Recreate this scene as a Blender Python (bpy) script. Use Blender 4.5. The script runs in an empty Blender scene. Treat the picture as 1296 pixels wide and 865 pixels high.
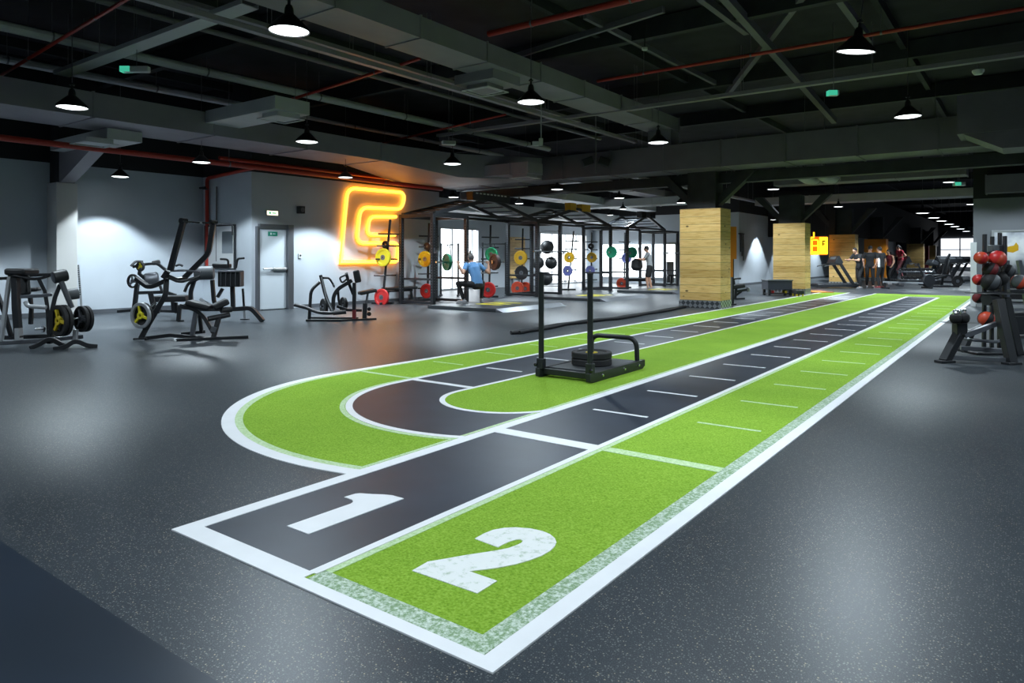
import bpy, bmesh, math, random
from mathutils import Vector, Matrix, Quaternion
random.seed(7)
SC = bpy.context.scene
COL = SC.collection
PI = math.pi
# ------------------------------------------------------------------ camera geometry (metres, track runs along +Y)
F, CX, HY, H = 887.0, 648.0, 326.0, 1.3
A = math.atan((1303 - CX) / F)
CA, SA = math.cos(A), math.sin(A)
V = Vector

def DP(px, d, py=None):
    l = (px - CX) / F * d
    return V((-SA * d + CA * l, CA * d + SA * l, 0 if py is None else H - (py - HY) / F * d))
def GZ(px, py, z=0.0):
    return DP(px, F * (H - z) / (py - HY), py)
def onX(px, py, X):
    k = (px - CX) / F
    Y = (k * (-SA * X) - CA * X) / (SA - k * CA)
    d = -SA * X + CA * Y
    return V((X, Y, H - (py - HY) / F * d))
def onY(px, py, Y):
    k = (px - CX) / F
    X = (k * CA * Y - SA * Y) / (CA + k * SA)
    d = -SA * X + CA * Y
    return V((X, Y, H - (py - HY) / F * d))

# ------------------------------------------------------------------ materials
MATS = {}
def mat(name, col, rough=0.5, metal=0.0, emit=None, es=0.0, spec=0.5, noise=0.0, nscale=30.0, bump=0.0, bscale=200.0, trans=0.0):
    m = bpy.data.materials.new(name); m.use_nodes = True
    nt = m.node_tree; b = nt.nodes['Principled BSDF']
    b.inputs['Base Color'].default_value = (*col, 1); b.inputs['Roughness'].default_value = rough
    b.inputs['Metallic'].default_value = metal; b.inputs['Specular IOR Level'].default_value = spec
    if trans: b.inputs['Transmission Weight'].default_value = trans
    if emit:
        b.inputs['Emission Color'].default_value = (*emit, 1); b.inputs['Emission Strength'].default_value = es
    tc = nt.nodes.new('ShaderNodeTexCoord')
    if noise:
        n = nt.nodes.new('ShaderNodeTexNoise'); n.inputs['Scale'].default_value = nscale; n.inputs['Detail'].default_value = 4
        nt.links.new(tc.outputs['Object'], n.inputs['Vector'])
        r = nt.nodes.new('ShaderNodeValToRGB')
        r.color_ramp.elements[0].position = 0.3; r.color_ramp.elements[1].position = 0.7
        r.color_ramp.elements[0].color = (*[c * (1 - noise) for c in col], 1)
        r.color_ramp.elements[1].color = (*[min(1, c * (1 + noise)) for c in col], 1)
        nt.links.new(n.outputs['Fac'], r.inputs['Fac']); nt.links.new(r.outputs['Color'], b.inputs['Base Color'])
    if bump:
        n2 = nt.nodes.new('ShaderNodeTexNoise'); n2.inputs['Scale'].default_value = bscale; n2.inputs['Detail'].default_value = 3
        nt.links.new(tc.outputs['Object'], n2.inputs['Vector'])
        bp = nt.nodes.new('ShaderNodeBump'); bp.inputs['Strength'].default_value = bump; bp.inputs['Distance'].default_value = 0.01
        nt.links.new(n2.outputs['Fac'], bp.inputs['Height']); nt.links.new(bp.outputs['Normal'], b.inputs['Normal'])
    MATS[name] = m
    return m

def N(nt, t, **kw):
    n = nt.nodes.new(t)
    for k, v in kw.items():
        if k.startswith('i_'): n.inputs[k[2:].replace('_', ' ')].default_value = v
        else: setattr(n, k, v)
    return n
def ramp(nt, stops):
    r = nt.nodes.new('ShaderNodeValToRGB'); e = r.color_ramp.elements
    while len(e) < len(stops): e.new(0.5)
    for i, (p, c) in enumerate(stops): e[i].position = p; e[i].color = (*c, 1)
    return r
def mixc(nt, fac, a, b, mode='MIX'):
    m = nt.nodes.new('ShaderNodeMix'); m.data_type = 'RGBA'; m.blend_type = mode
    for s, v in ((0, fac), (6, a), (7, b)):
        if hasattr(v, 'is_linked') or hasattr(v, 'links'): nt.links.new(v, m.inputs[s])
        else: m.inputs[s].default_value = v if not isinstance(v, tuple) else (*v, 1)
    return m.outputs[2]

def m_floor():
    m = mat('speckled_rubber', (0.03, 0.034, 0.038), 0.42, spec=0.5); nt = m.node_tree; b = nt.nodes['Principled BSDF']
    tc = N(nt, 'ShaderNodeTexCoord')
    v = N(nt, 'ShaderNodeTexVoronoi', i_Scale=105.0); nt.links.new(tc.outputs['Object'], v.inputs['Vector'])
    n = N(nt, 'ShaderNodeTexNoise', i_Scale=210.0, i_Detail=2.0); nt.links.new(tc.outputs['Object'], n.inputs['Vector'])
    nb = N(nt, 'ShaderNodeTexNoise', i_Scale=0.5, i_Detail=2.0); nt.links.new(tc.outputs['Object'], nb.inputs['Vector'])
    base = ramp(nt, [(0.3, (0.014, 0.020, 0.027)), (0.7, (0.024, 0.032, 0.041))]); nt.links.new(nb.outputs['Fac'], base.inputs['Fac'])
    lt = N(nt, 'ShaderNodeMath', operation='LESS_THAN'); lt.inputs[1].default_value = 0.30; nt.links.new(v.outputs['Distance'], lt.inputs[0])
    sp = N(nt, 'ShaderNodeSeparateColor'); nt.links.new(v.outputs['Color'], sp.inputs[0])
    g2 = N(nt, 'ShaderNodeMath', operation='GREATER_THAN'); g2.inputs[1].default_value = 0.38; nt.links.new(sp.outputs[0], g2.inputs[0])
    ml = N(nt, 'ShaderNodeMath', operation='MULTIPLY'); nt.links.new(lt.outputs[0], ml.inputs[0]); nt.links.new(g2.outputs[0], ml.inputs[1])
    sc = ramp(nt, [(0.0, (0.13, 0.14, 0.14)), (0.75, (0.21, 0.215, 0.20)), (1.0, (0.42, 0.34, 0.22))]); nt.links.new(sp.outputs[1], sc.inputs['Fac'])
    fine = ramp(nt, [(0.50, (0, 0, 0)), (0.68, (0.052, 0.060, 0.066))]); nt.links.new(n.outputs['Fac'], fine.inputs['Fac'])
    c1 = mixc(nt, 1.0, base.outputs['Color'], fine.outputs['Color'], 'ADD')
    c2 = mixc(nt, ml.outputs[0], c1, sc.outputs['Color'])
    nt.links.new(c2, b.inputs['Base Color'])
    rr = N(nt, 'ShaderNodeMapRange'); rr.inputs[3].default_value = 0.33; rr.inputs[4].default_value = 0.40
    nt.links.new(nb.outputs['Fac'], rr.inputs[0]); nt.links.new(rr.outputs[0], b.inputs['Roughness'])
    bp = N(nt, 'ShaderNodeBump', i_Strength=0.12, i_Distance=0.004); nt.links.new(n.outputs['Fac'], bp.inputs['Height']); nt.links.new(bp.outputs[0], b.inputs['Normal'])
def m_turf():
    m = mat('green_turf', (0.25, 0.5, 0.05), 0.95, spec=0.15); nt = m.node_tree; b = nt.nodes['Principled BSDF']
    tc = N(nt, 'ShaderNodeTexCoord')
    n = N(nt, 'ShaderNodeTexNoise', i_Scale=95.0, i_Detail=4.0); nt.links.new(tc.outputs['Object'], n.inputs['Vector'])
    nb = N(nt, 'ShaderNodeTexNoise', i_Scale=1.2, i_Detail=4.0); nt.links.new(tc.outputs['Object'], nb.inputs['Vector'])
    r = ramp(nt, [(0.25, (0.14, 0.27, 0.014)), (0.5, (0.25, 0.43, 0.037)), (0.75, (0.36, 0.55, 0.085))]); nt.links.new(n.outputs['Fac'], r.inputs['Fac'])
    r2 = ramp(nt, [(0.3, (0.86, 0.9, 0.85)), (0.7, (1.05, 1.05, 1.05))]); nt.links.new(nb.outputs['Fac'], r2.inputs['Fac'])
    nt.links.new(mixc(nt, 1.0, r.outputs['Color'], r2.outputs['Color'], 'MULTIPLY'), b.inputs['Base Color'])
    bp = N(nt, 'ShaderNodeBump', i_Strength=0.6, i_Distance=0.01); nt.links.new(n.outputs['Fac'], bp.inputs['Height']); nt.links.new(bp.outputs[0], b.inputs['Normal'])
def m_worn(name, lo, hi, p0, p1, scale):
    m = mat(name, (0.8, 0.8, 0.8), 0.7, spec=0.3); nt = m.node_tree; b = nt.nodes['Principled BSDF']
    tc = N(nt, 'ShaderNodeTexCoord'); n = N(nt, 'ShaderNodeTexNoise', i_Scale=scale, i_Detail=6.0, i_Roughness=0.7)
    nt.links.new(tc.outputs['Object'], n.inputs['Vector'])
    r = ramp(nt, [(p0, lo), (p1, hi)]); nt.links.new(n.outputs['Fac'], r.inputs['Fac']); nt.links.new(r.outputs['Color'], b.inputs['Base Color'])
def m_wood():
    m = mat('pine_plank', (0.5, 0.3, 0.1), 0.5, spec=0.3); nt = m.node_tree; b = nt.nodes['Principled BSDF']
    tc = N(nt, 'ShaderNodeTexCoord')
    mp = N(nt, 'ShaderNodeMapping'); nt.links.new(tc.outputs['Object'], mp.inputs['Vector'])
    sx = N(nt, 'ShaderNodeSeparateXYZ'); nt.links.new(mp.outputs[0], sx.inputs[0])
    # plank index from z
    dv = N(nt, 'ShaderNodeMath', operation='DIVIDE'); dv.inputs[1].default_value = 0.195; nt.links.new(sx.outputs['Z'], dv.inputs[0])
    fl = N(nt, 'ShaderNodeMath', operation='FLOOR'); nt.links.new(dv.outputs[0], fl.inputs[0])
    fr = N(nt, 'ShaderNodeMath', operation='FRACT'); nt.links.new(dv.outputs[0], fr.inputs[0])
    wn = N(nt, 'ShaderNodeTexWhiteNoise', noise_dimensions='1D'); nt.links.new(fl.outputs[0], wn.inputs['W'])
    cm = N(nt, 'ShaderNodeCombineXYZ')
    ad = N(nt, 'ShaderNodeMath', operation='ADD'); nt.links.new(sx.outputs['X'], ad.inputs[0]); nt.links.new(sx.outputs['Y'], ad.inputs[1])
    w7 = N(nt, 'ShaderNodeMath', operation='MULTIPLY_ADD'); w7.inputs[1].default_value = 17.0; nt.links.new(wn.outputs['Value'], w7.inputs[0]); nt.links.new(ad.outputs[0], w7.inputs[2])
    nt.links.new(w7.outputs[0], cm.inputs[0]); nt.links.new(sx.outputs['Z'], cm.inputs[2])
    st = N(nt, 'ShaderNodeMapping'); st.inputs['Scale'].default_value = (1.1, 1, 14); nt.links.new(cm.outputs[0], st.inputs['Vector'])
    g = N(nt, 'ShaderNodeTexNoise', i_Scale=2.6, i_Detail=6.0, i_Distortion=0.8); nt.links.new(st.outputs[0], g.inputs['Vector'])
    gr = ramp(nt, [(0.25, (0.60, 0.35, 0.10)), (0.5, (0.84, 0.59, 0.23)), (0.75, (0.90, 0.69, 0.34))]); nt.links.new(g.outputs['Fac'], gr.inputs['Fac'])
    pl = ramp(nt, [(0.0, (0.78, 0.70, 0.58)), (1.0, (1.08, 1.04, 1.0))]); nt.links.new(wn.outputs['Value'], pl.inputs['Fac'])
    c1 = mixc(nt, 1.0, gr.outputs['Color'], pl.outputs['Color'], 'MULTIPLY')
    ks = N(nt, 'ShaderNodeMapping'); ks.inputs['Scale'].default_value = (1.6, 1, 2.6); nt.links.new(cm.outputs[0], ks.inputs['Vector'])
    k = N(nt, 'ShaderNodeTexVoronoi', i_Scale=1.9); nt.links.new(ks.outputs[0], k.inputs['Vector'])
    kr = ramp(nt, [(0.0, (1, 1, 1)), (0.10, (0.8, 0.8, 0.8)), (0.15, (0, 0, 0))]); nt.links.new(k.outputs['Distance'], kr.inputs['Fac'])
    c2 = mixc(nt, kr.outputs['Color'], c1, (0.10, 0.045, 0.015))
    gp = N(nt, 'ShaderNodeMath', operation='LESS_THAN'); gp.inputs[1].default_value = 0.035; nt.links.new(fr.outputs[0], gp.inputs[0])
    c3 = mixc(nt, gp.outputs[0], c2, (0.17, 0.08, 0.025))
    nt.links.new(c3, b.inputs['Base Color'])
def m_diamond():
    m = mat('diamond_plate', (0.4, 0.42, 0.44), 0.35, 0.9); nt = m.node_tree; b = nt.nodes['Principled BSDF']
    tc = N(nt, 'ShaderNodeTexCoord')
    w1 = N(nt, 'ShaderNodeTexChecker', i_Scale=11.0); w1.inputs[1].default_value = (0.6, 0.62, 0.65, 1); w1.inputs[2].default_value = (0.16, 0.17, 0.18, 1)
    mp = N(nt, 'ShaderNodeMapping'); mp.inputs['Rotation'].default_value = (0.0, PI / 4, 0); nt.links.new(tc.outputs['Object'], mp.inputs['Vector'])
    nt.links.new(mp.outputs[0], w1.inputs['Vector']); nt.links.new(w1.outputs['Color'], b.inputs['Base Color'])
m_floor(); m_turf(); m_wood(); m_diamond()
m_worn('worn_white_paint', (0.28, 0.42, 0.24), (0.82, 0.84, 0.82), 0.22, 0.46, 22)
m_worn('faded_white_paint', (0.20, 0.33, 0.16), (0.66, 0.74, 0.66), 0.42, 0.62, 60)
m_worn('thin_white_paint', (0.32, 0.52, 0.16), (0.62, 0.76, 0.5), 0.3, 0.6, 60)
mat('white_tape', (0.84, 0.85, 0.87), 0.55, noise=0.03, nscale=5)
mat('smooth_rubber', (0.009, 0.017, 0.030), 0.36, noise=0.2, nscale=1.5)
mat('lane_rubber', (0.025, 0.033, 0.050), 0.42, noise=0.22, nscale=2.5)
mat('wall_paint', (0.53, 0.58, 0.63), 0.75, noise=0.03, nscale=1.5)
mat('wall_paint_dark', (0.10, 0.11, 0.125), 0.8)
mat('stub_paint', (0.17, 0.18, 0.20), 0.75)
mat('edge_light_white', (0.72, 0.74, 0.76), 0.6)
mat('column_paint', (0.62, 0.62, 0.60), 0.6)
mat('black_paint', (0.022, 0.024, 0.027), 0.75, noise=0.3, nscale=3)
mat('soffit_black', (0.016, 0.016, 0.018), 0.85)
mat('deck_black', (0.020, 0.018, 0.024), 0.85, noise=0.4, nscale=2)
mat('duct_grey', (0.29, 0.275, 0.31), 0.55, 0.0, noise=0.08, nscale=2)
mat('duct_pale', (0.58, 0.60, 0.60), 0.55, 0.0, noise=0.06, nscale=2)
mat('duct_dark', (0.135, 0.125, 0.15), 0.6, 0.0, noise=0.1, nscale=2)
mat('pipe_grey', (0.18, 0.17, 0.18), 0.5, 0.0)
mat('tray_grey', (0.27, 0.25, 0.28), 0.5, 0.0)
mat('red_pipe', (0.42, 0.03, 0.015), 0.4)
mat('black_steel', (0.013, 0.015, 0.018), 0.42, 0.0, spec=0.5)
mat('black_gloss', (0.012, 0.013, 0.015), 0.25, spec=0.6)
mat('rack_steel', (0.013, 0.015, 0.018), 0.42)
mat('grey_steel', (0.17, 0.18, 0.20), 0.35, 0.7)
mat('chrome', (0.62, 0.64, 0.66), 0.2, 1.0)
mat('silver_paint', (0.48, 0.50, 0.52), 0.35, 0.5)
mat('vinyl_black', (0.014, 0.015, 0.017), 0.5, bump=0.08, bscale=120)
mat('vinyl_grey', (0.10, 0.11, 0.12), 0.5)
mat('rubber_black', (0.012, 0.012, 0.013), 0.65)
mat('yellow', (0.62, 0.47, 0.02), 0.45)
mat('yellow_lime', (0.68, 0.60, 0.02), 0.45)
mat('yellow_amber', (0.70, 0.40, 0.01), 0.45)
mat('red', (0.62, 0.03, 0.03), 0.4)
mat('red_orange', (0.60, 0.07, 0.03), 0.4)
mat('maroon', (0.18, 0.015, 0.02), 0.6)
mat('green_plate', (0.005, 0.20, 0.10), 0.4)
mat('green_bright', (0.01, 0.42, 0.19), 0.4)
mat('blue_plate', (0.12, 0.13, 0.34), 0.4)
mat('brown_plate', (0.07, 0.03, 0.025), 0.45)
mat('orange_paint', (0.75, 0.25, 0.012), 0.5)
mat('mirror', (0.75, 0.78, 0.80), 0.03, 1.0)
mat('door_paint', (0.52, 0.57, 0.61), 0.5)
mat('green_sign', (0.01, 0.22, 0.14), 0.5)
mat('poster_white', (0.75, 0.77, 0.78), 0.5)
mat('poster_grey', (0.35, 0.37, 0.38), 0.5)
mat('lamp_shade', (0.02, 0.022, 0.024), 0.4, 0.3)
mat('lamp_lens', (0.9, 0.9, 0.9), 0.4, emit=(0.90, 0.97, 1.0), es=3.5)
mat('neon', (1.0, 0.4, 0.03), 0.4, emit=(1.0, 0.33, 0.02), es=5.4)
mat('neon_core', (1.0, 0.7, 0.2), 0.4, emit=(1.0, 0.62, 0.10), es=1.7)
mat('neon_yellow', (1.0, 0.6, 0.05), 0.4, emit=(1.0, 0.52, 0.015), es=2.2)
mat('neon_orange_panel', (0.8, 0.2, 0.02), 0.5, emit=(1.0, 0.16, 0.005), es=0.35)
mat('exit_lit', (0.9, 0.9, 0.7), 0.4, emit=(1.0, 0.93, 0.62), es=1.6)
mat('exit_green', (0.05, 0.6, 0.4), 0.4, emit=(0.08, 0.75, 0.48), es=0.5)
mat('sign_white', (0.7, 0.72, 0.72), 0.4)
mat('window_light', (0.95, 0.97, 1.0), 0.3, emit=(0.90, 0.96, 1.0), es=2.6)
mat('window_far', (0.95, 0.97, 1.0), 0.3, emit=(0.88, 0.93, 1.0), es=1.2)
mat('rope_black', (0.012, 0.013, 0.015), 0.8, bump=0.5, bscale=60)
mat('skin', (0.55, 0.30, 0.20), 0.55)
mat('skin_dark', (0.28, 0.14, 0.09), 0.55)
mat('hair_black', (0.012, 0.010, 0.010), 0.6)
mat('hair_grey', (0.10, 0.09, 0.09), 0.6)
mat('cloth_black', (0.012, 0.013, 0.015), 0.85)
mat('cloth_blue', (0.10, 0.24, 0.46), 0.85)
mat('cloth_grey', (0.27, 0.28, 0.29), 0.85)
mat('cloth_red', (0.42, 0.03, 0.05), 0.85)
mat('cloth_pink', (0.35, 0.12, 0.13), 0.85)
mat('shoe_grey', (0.25, 0.25, 0.26), 0.6)
mat('eye', (0.02, 0.015, 0.012), 0.2)
mat('navy_box', (0.035, 0.04, 0.055), 0.6)
mat('platform_deck', (0.03, 0.035, 0.04), 0.4)
mat('sled_grey', (0.05, 0.056, 0.06), 0.4)

# ------------------------------------------------------------------ mesh helpers
class MB:
    def __init__(s): s.bm = bmesh.new()
    def _v(s, pts): return [s.bm.verts.new(p) for p in pts]
    def _f(s, vs):
        try: s.bm.faces.new(vs)
        except ValueError: pass
    def box(s, c, size, M=None):
        c = V(c); hx, hy, hz = [q / 2 for q in size]
        P = [V((x, y, z)) for z in (-hz, hz) for y in (-hy, hy) for x in (-hx, hx)]
        P = [(M @ p if M else p) + c for p in P]
        v = s._v(P)
        for f in ((0, 2, 3, 1), (4, 5, 7, 6), (0, 1, 5, 4), (2, 6, 7, 3), (0, 4, 6, 2), (1, 3, 7, 5)): s._f([v[i] for i in f])
        return s
    def boxb(s, a, b):
        return s.box([(a[i] + b[i]) / 2 for i in range(3)], [abs(b[i] - a[i]) for i in range(3)])
    def sweep(s, path, prof, closed=False, up=None, scales=None, mitre=True):
        P = [V(p) for p in path]; n = len(P); rings = []
        prev = None
        for i in range(n):
            if closed: t0 = (P[i] - P[i - 1]).normalized(); t1 = (P[(i + 1) % n] - P[i]).normalized()
            else:
                t0 = (P[i] - P[i - 1]).normalized() if i else (P[1] - P[0]).normalized()
                t1 = (P[i + 1] - P[i]).normalized() if i < n - 1 else t0
            t = (t0 + t1)
            t = t.normalized() if t.length > 1e-6 else t1
            if prev is None:
                u = V(up) if up else V((0, 0, 1))
                if abs(u.normalized().dot(t)) > 0.95: u = V((0, 1, 0)) if abs(t.y) < 0.9 else V((1, 0, 0))
            else: u = prev
            a = (u - t * u.dot(t))
            if a.length < 1e-5: a = t.orthogonal()
            a.normalize(); prev = a
            b = t.cross(a)
            k = max(0.35, t.dot(t1)); dirv = (t1 - t0)
            ring = []
            sc = scales[i] if scales else 1.0
            for (x, y) in prof:
                off = b * (x * sc) + a * (y * sc)
                if mitre and dirv.length > 1e-4 and k < 0.999:
                    dn = dirv.normalized(); off = off + dn * (off.dot(dn) * (1 / k - 1))
                ring.append(P[i] + off)
            rings.append(s._v(ring))
        m = len(prof)
        for i in range(n if closed else n - 1):
            r0, r1 = rings[i], rings[(i + 1) % n]
            for j in range(m): s._f([r0[j], r0[(j + 1) % m], r1[(j + 1) % m], r1[j]])
        if not closed: s._f(rings[0][::-1]); s._f(rings[-1])
        return s
    def tube(s, path, r, n=10, closed=False, scales=None, mitre=True):
        return s.sweep(path, [(r * math.cos(2 * PI * k / n), r * math.sin(2 * PI * k / n)) for k in range(n)], closed, scales=scales, mitre=mitre)
    def bar(s, path, w, h=None, closed=False, up=None):
        h = h or w
        return s.sweep(path, [(-w / 2, -h / 2), (w / 2, -h / 2), (w / 2, h / 2), (-w / 2, h / 2)], closed, up=up)
    def lathe(s, prof, o=(0, 0, 0), axis=(0, 0, 1), n=24, caps=True):
        q = V((0, 0, 1)).rotation_difference(V(axis).normalized()); o = V(o); rings = []
        for (r, z) in prof:
            if r < 1e-6: rings.append(s._v([o + q @ V((0, 0, z))]))
            else: rings.append(s._v([o + q @ V((r * math.cos(2 * PI * k / n), r * math.sin(2 * PI * k / n), z)) for k in range(n)]))
        for a, b in zip(rings, rings[1:]):
            for k in range(n):
                if len(a) == 1 and len(b) == 1: continue
                if len(a) == 1: s._f([a[0], b[(k + 1) % n], b[k]][::-1])
                elif len(b) == 1: s._f([a[k], a[(k + 1) % n], b[0]])
                else: s._f([a[k], a[(k + 1) % n], b[(k + 1) % n], b[k]])
        if caps:
            if len(rings[0]) > 1: s._f(rings[0][::-1])
            if len(rings[-1]) > 1: s._f(rings[-1])
        return s
    def cyl(s, a, b, r, n=16, r2=None):
        a, b = V(a), V(b)
        return s.lathe([(r, 0), (r if r2 is None else r2, (b - a).length)], a, b - a, n)
    def ball(s, c, r, sc=(1, 1, 1), n=16, M=None):
        rings = []; c = V(c)
        m = n // 2
        for i in range(m + 1):
            th = PI * i / m
            pts = []
            for k in range(1 if i in (0, m) else n):
                p = V((r * sc[0] * math.sin(th) * math.cos(2 * PI * k / n), r * sc[1] * math.sin(th) * math.sin(2 * PI * k / n), -r * sc[2] * math.cos(th)))
                pts.append(c + (M @ p if M else p))
            rings.append(s._v(pts))
        for a, b in zip(rings, rings[1:]):
            for k in range(n):
                if len(a) == 1: s._f([a[0], b[(k + 1) % n], b[k]])
                elif len(b) == 1: s._f([a[k], a[(k + 1) % n], b[0]])
                else: s._f([a[k], a[(k + 1) % n], b[(k + 1) % n], b[k]])
        return s
    def prism(s, poly, z0, z1, M=None):
        lo = [V((p[0], p[1], z0)) for p in poly]; hi = [V((p[0], p[1], z1)) for p in poly]
        if M: lo = [M @ p for p in lo]; hi = [M @ p for p in hi]
        a, b = s._v(lo), s._v(hi); n = len(poly)
        s._f(a[::-1]); s._f(b)
        for k in range(n): s._f([a[k], a[(k + 1) % n], b[(k + 1) % n], b[k]])
        return s
    def limb(s, pts, radii, n=12):
        """tapered rounded limb"""
        P = []; R = []
        for i in range(len(pts) - 1):
            a, b = V(pts[i]), V(pts[i + 1])
            for k in range(4):
                t = k / 4; P.append(a.lerp(b, t)); R.append(radii[i] * (1 - t) + radii[i + 1] * t)
        P.append(V(pts[-1])); R.append(radii[-1])
        for i in range(len(pts) - 1):
            s.tube(P[4 * i:4 * i + 5], 1.0, n, scales=R[4 * i:4 * i + 5], mitre=False)
        for i in range(len(pts)): s.ball(pts[i], radii[i] * 1.0, n=n)
        return s

def fillet(path, r, n=5):
    P = [V(p) for p in path]; out = [P[0]]
    for i in range(1, len(P) - 1):
        a = P[i - 1] - P[i]; b = P[i + 1] - P[i]
        k = min(r, a.length * 0.45, b.length * 0.45)
        p0 = P[i] + a.normalized() * k; p1 = P[i] + b.normalized() * k
        for j in range(n + 1):
            t = j / n; out.append(p0 * (1 - t) ** 2 + P[i] * 2 * t * (1 - t) + p1 * t ** 2)
    out.append(P[-1]); return out

def build(mb, name, m, parent=None, bevel=0.0, smooth=35, remesh=0.0, loc=None, kind=None, label=None):
    bm = mb.bm
    bmesh.ops.recalc_face_normals(bm, faces=bm.faces[:])
    me = bpy.data.meshes.new(name); bm.to_mesh(me); bm.free()
    me.materials.append(MATS[m] if isinstance(m, str) else m)
    if smooth:
        for p in me.polygons: p.use_smooth = True
        me.set_sharp_from_angle(angle=math.radians(smooth))
    o = bpy.data.objects.new(name, me); COL.objects.link(o)
    if parent: o.parent = parent
    if loc: o.location = loc
    if remesh:
        md = o.modifiers.new('remesh', 'REMESH'); md.mode = 'VOXEL'; md.voxel_size = remesh; md.use_smooth_shade = True
        sm = o.modifiers.new('smooth', 'SMOOTH'); sm.factor = 0.5; sm.iterations = 4
    if bevel:
        b = o.modifiers.new('bevel', 'BEVEL'); b.width = bevel; b.segments = 2; b.limit_method = 'ANGLE'; b.angle_limit = math.radians(40)
    if kind: o['kind'] = kind
    if label: o['label'] = label
    return o
def tag(o, label, cat, group=None, kind=None):
    o['label'] = label; o['category'] = cat
    if group: o['group'] = group
    if kind: o['kind'] = kind
    return o
def thing(name, label, cat, loc=(0, 0, 0), rz=0.0, group=None):
    o = bpy.data.objects.new(name, None); COL.objects.link(o); o.empty_display_size = 0.1
    o.location = loc; o.rotation_euler = (0, 0, rz)
    return tag(o, label, cat, group)
def copy_tree(o, parent=None):
    c = o.copy(); COL.objects.link(c)
    if parent: c.parent = parent
    for ch in [q for q in bpy.data.objects if q.parent == o]: copy_tree(ch, c)
    return c
def dup(o, loc, label, rz=None, group=None):
    c = copy_tree(o); c.location = loc; c['label'] = label
    if rz is not None: c.rotation_euler = (0, 0, rz)
    if group: c['group'] = group
    return c
def struct(mb, name, m, **k): return build(mb, name, m, kind='structure', **k)

def m_print():
    m = mat('poster_print', (0.3, 0.3, 0.3), 0.4); nt = m.node_tree; b = nt.nodes['Principled BSDF']
    tc = N(nt, 'ShaderNodeTexCoord'); n = N(nt, 'ShaderNodeTexNoise', i_Scale=1.6, i_Detail=3.0); nt.links.new(tc.outputs['Object'], n.inputs['Vector'])
    sx = N(nt, 'ShaderNodeSeparateXYZ'); nt.links.new(tc.outputs['Object'], sx.inputs[0])
    r = ramp(nt, [(0.38, (0.16, 0.17, 0.2)), (0.48, (0.5, 0.53, 0.6)), (0.6, (0.85, 0.87, 0.9))]); nt.links.new(n.outputs['Fac'], r.inputs['Fac'])
    g = N(nt, 'ShaderNodeMapRange'); g.inputs[1].default_value = 0.85; g.inputs[2].default_value = 1.35; nt.links.new(sx.outputs['Z'], g.inputs[0])
    nt.links.new(mixc(nt, g.outputs[0], (0.012, 0.012, 0.014), r.outputs['Color']), b.inputs['Base Color'])
m_print()
# ================================================================== camera
cam = bpy.data.cameras.new('camera'); co = bpy.data.objects.new('camera', cam); COL.objects.link(co)
co.location = (0, 0, H); co.rotation_euler = (PI / 2, 0, A)
cam.sensor_width = 36; cam.lens = 36 * F / 1296; cam.shift_y = -(432.5 - HY) / 1296; cam.clip_end = 300
SC.camera = co
w = bpy.data.worlds.new('world'); SC.world = w; w.use_nodes = True
w.node_tree.nodes['Background'].inputs[0].default_value = (0.6, 0.75, 1, 1); w.node_tree.nodes['Background'].inputs[1].default_value = 0.03
SC.view_settings.view_transform = 'Standard'; SC.view_settings.look = 'None'; SC.view_settings.gamma = 1
SC.view_settings.exposure = 0.2; SC.view_settings.use_curve_mapping = False
SC.cycles.max_bounces = 6; SC.cycles.diffuse_bounces = 4; SC.cycles.glossy_bounces = 3
SC.cycles.sample_clamp_indirect = 4.0; SC.cycles.caustics_reflective = False; SC.cycles.caustics_refractive = False

# ================================================================== setting
ZT = 3.38
struct(MB().boxb((-18.6, 1.19, -0.1), (6.3, 79, 0)), 'floor', 'speckled_rubber', smooth=0)
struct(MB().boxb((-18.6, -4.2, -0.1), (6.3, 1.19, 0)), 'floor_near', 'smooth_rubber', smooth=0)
struct(MB().boxb((-18.6, -4.2, 5.6), (6.3, 79, 5.75)), 'ceiling', 'deck_black', smooth=0)
def wall(name, a, b, zt=ZT, m='wall_paint'):
    struct(MB().boxb((a[0], a[1], 0), (b[0], b[1], zt)), name, m, smooth=0)
    struct(MB().boxb((a[0], a[1], zt), (b[0], b[1], 5.6)), name + '_upper', 'soffit_black', smooth=0)
wall('wall_left', (-17.5, -4.2), (-17.3, 9.9))
wall('wall_return', (-17.5, 9.9), (-15.15, 10.05))
wall('wall_door', (-15.35, 10.05), (-15.15, 16.6))
wall('wall_corner', (-18.6, 16.45), (-15.35, 16.6))
wall('wall_end', (-18.4, 32.0), (-10.7, 32.2))
wall('wall_inner', (-10.9, 32.2), (-10.7, 79))
wall('wall_right', (6.1, -4.2), (6.3, 22.2))
wall('wall_near', (-17.3, -4.4), (6.1, -4.2))
wall('wall_stub', (-1.2, 22.2), (6.3, 22.4), 2.85, 'stub_paint')
wall('wall_hall', (2.0, 22.4), (2.2, 79), 3.0, 'wall_paint')
wall('wall_back', (-10.7, 78.8), (2.0, 79), 4.2, 'wall_paint_dark')
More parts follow.
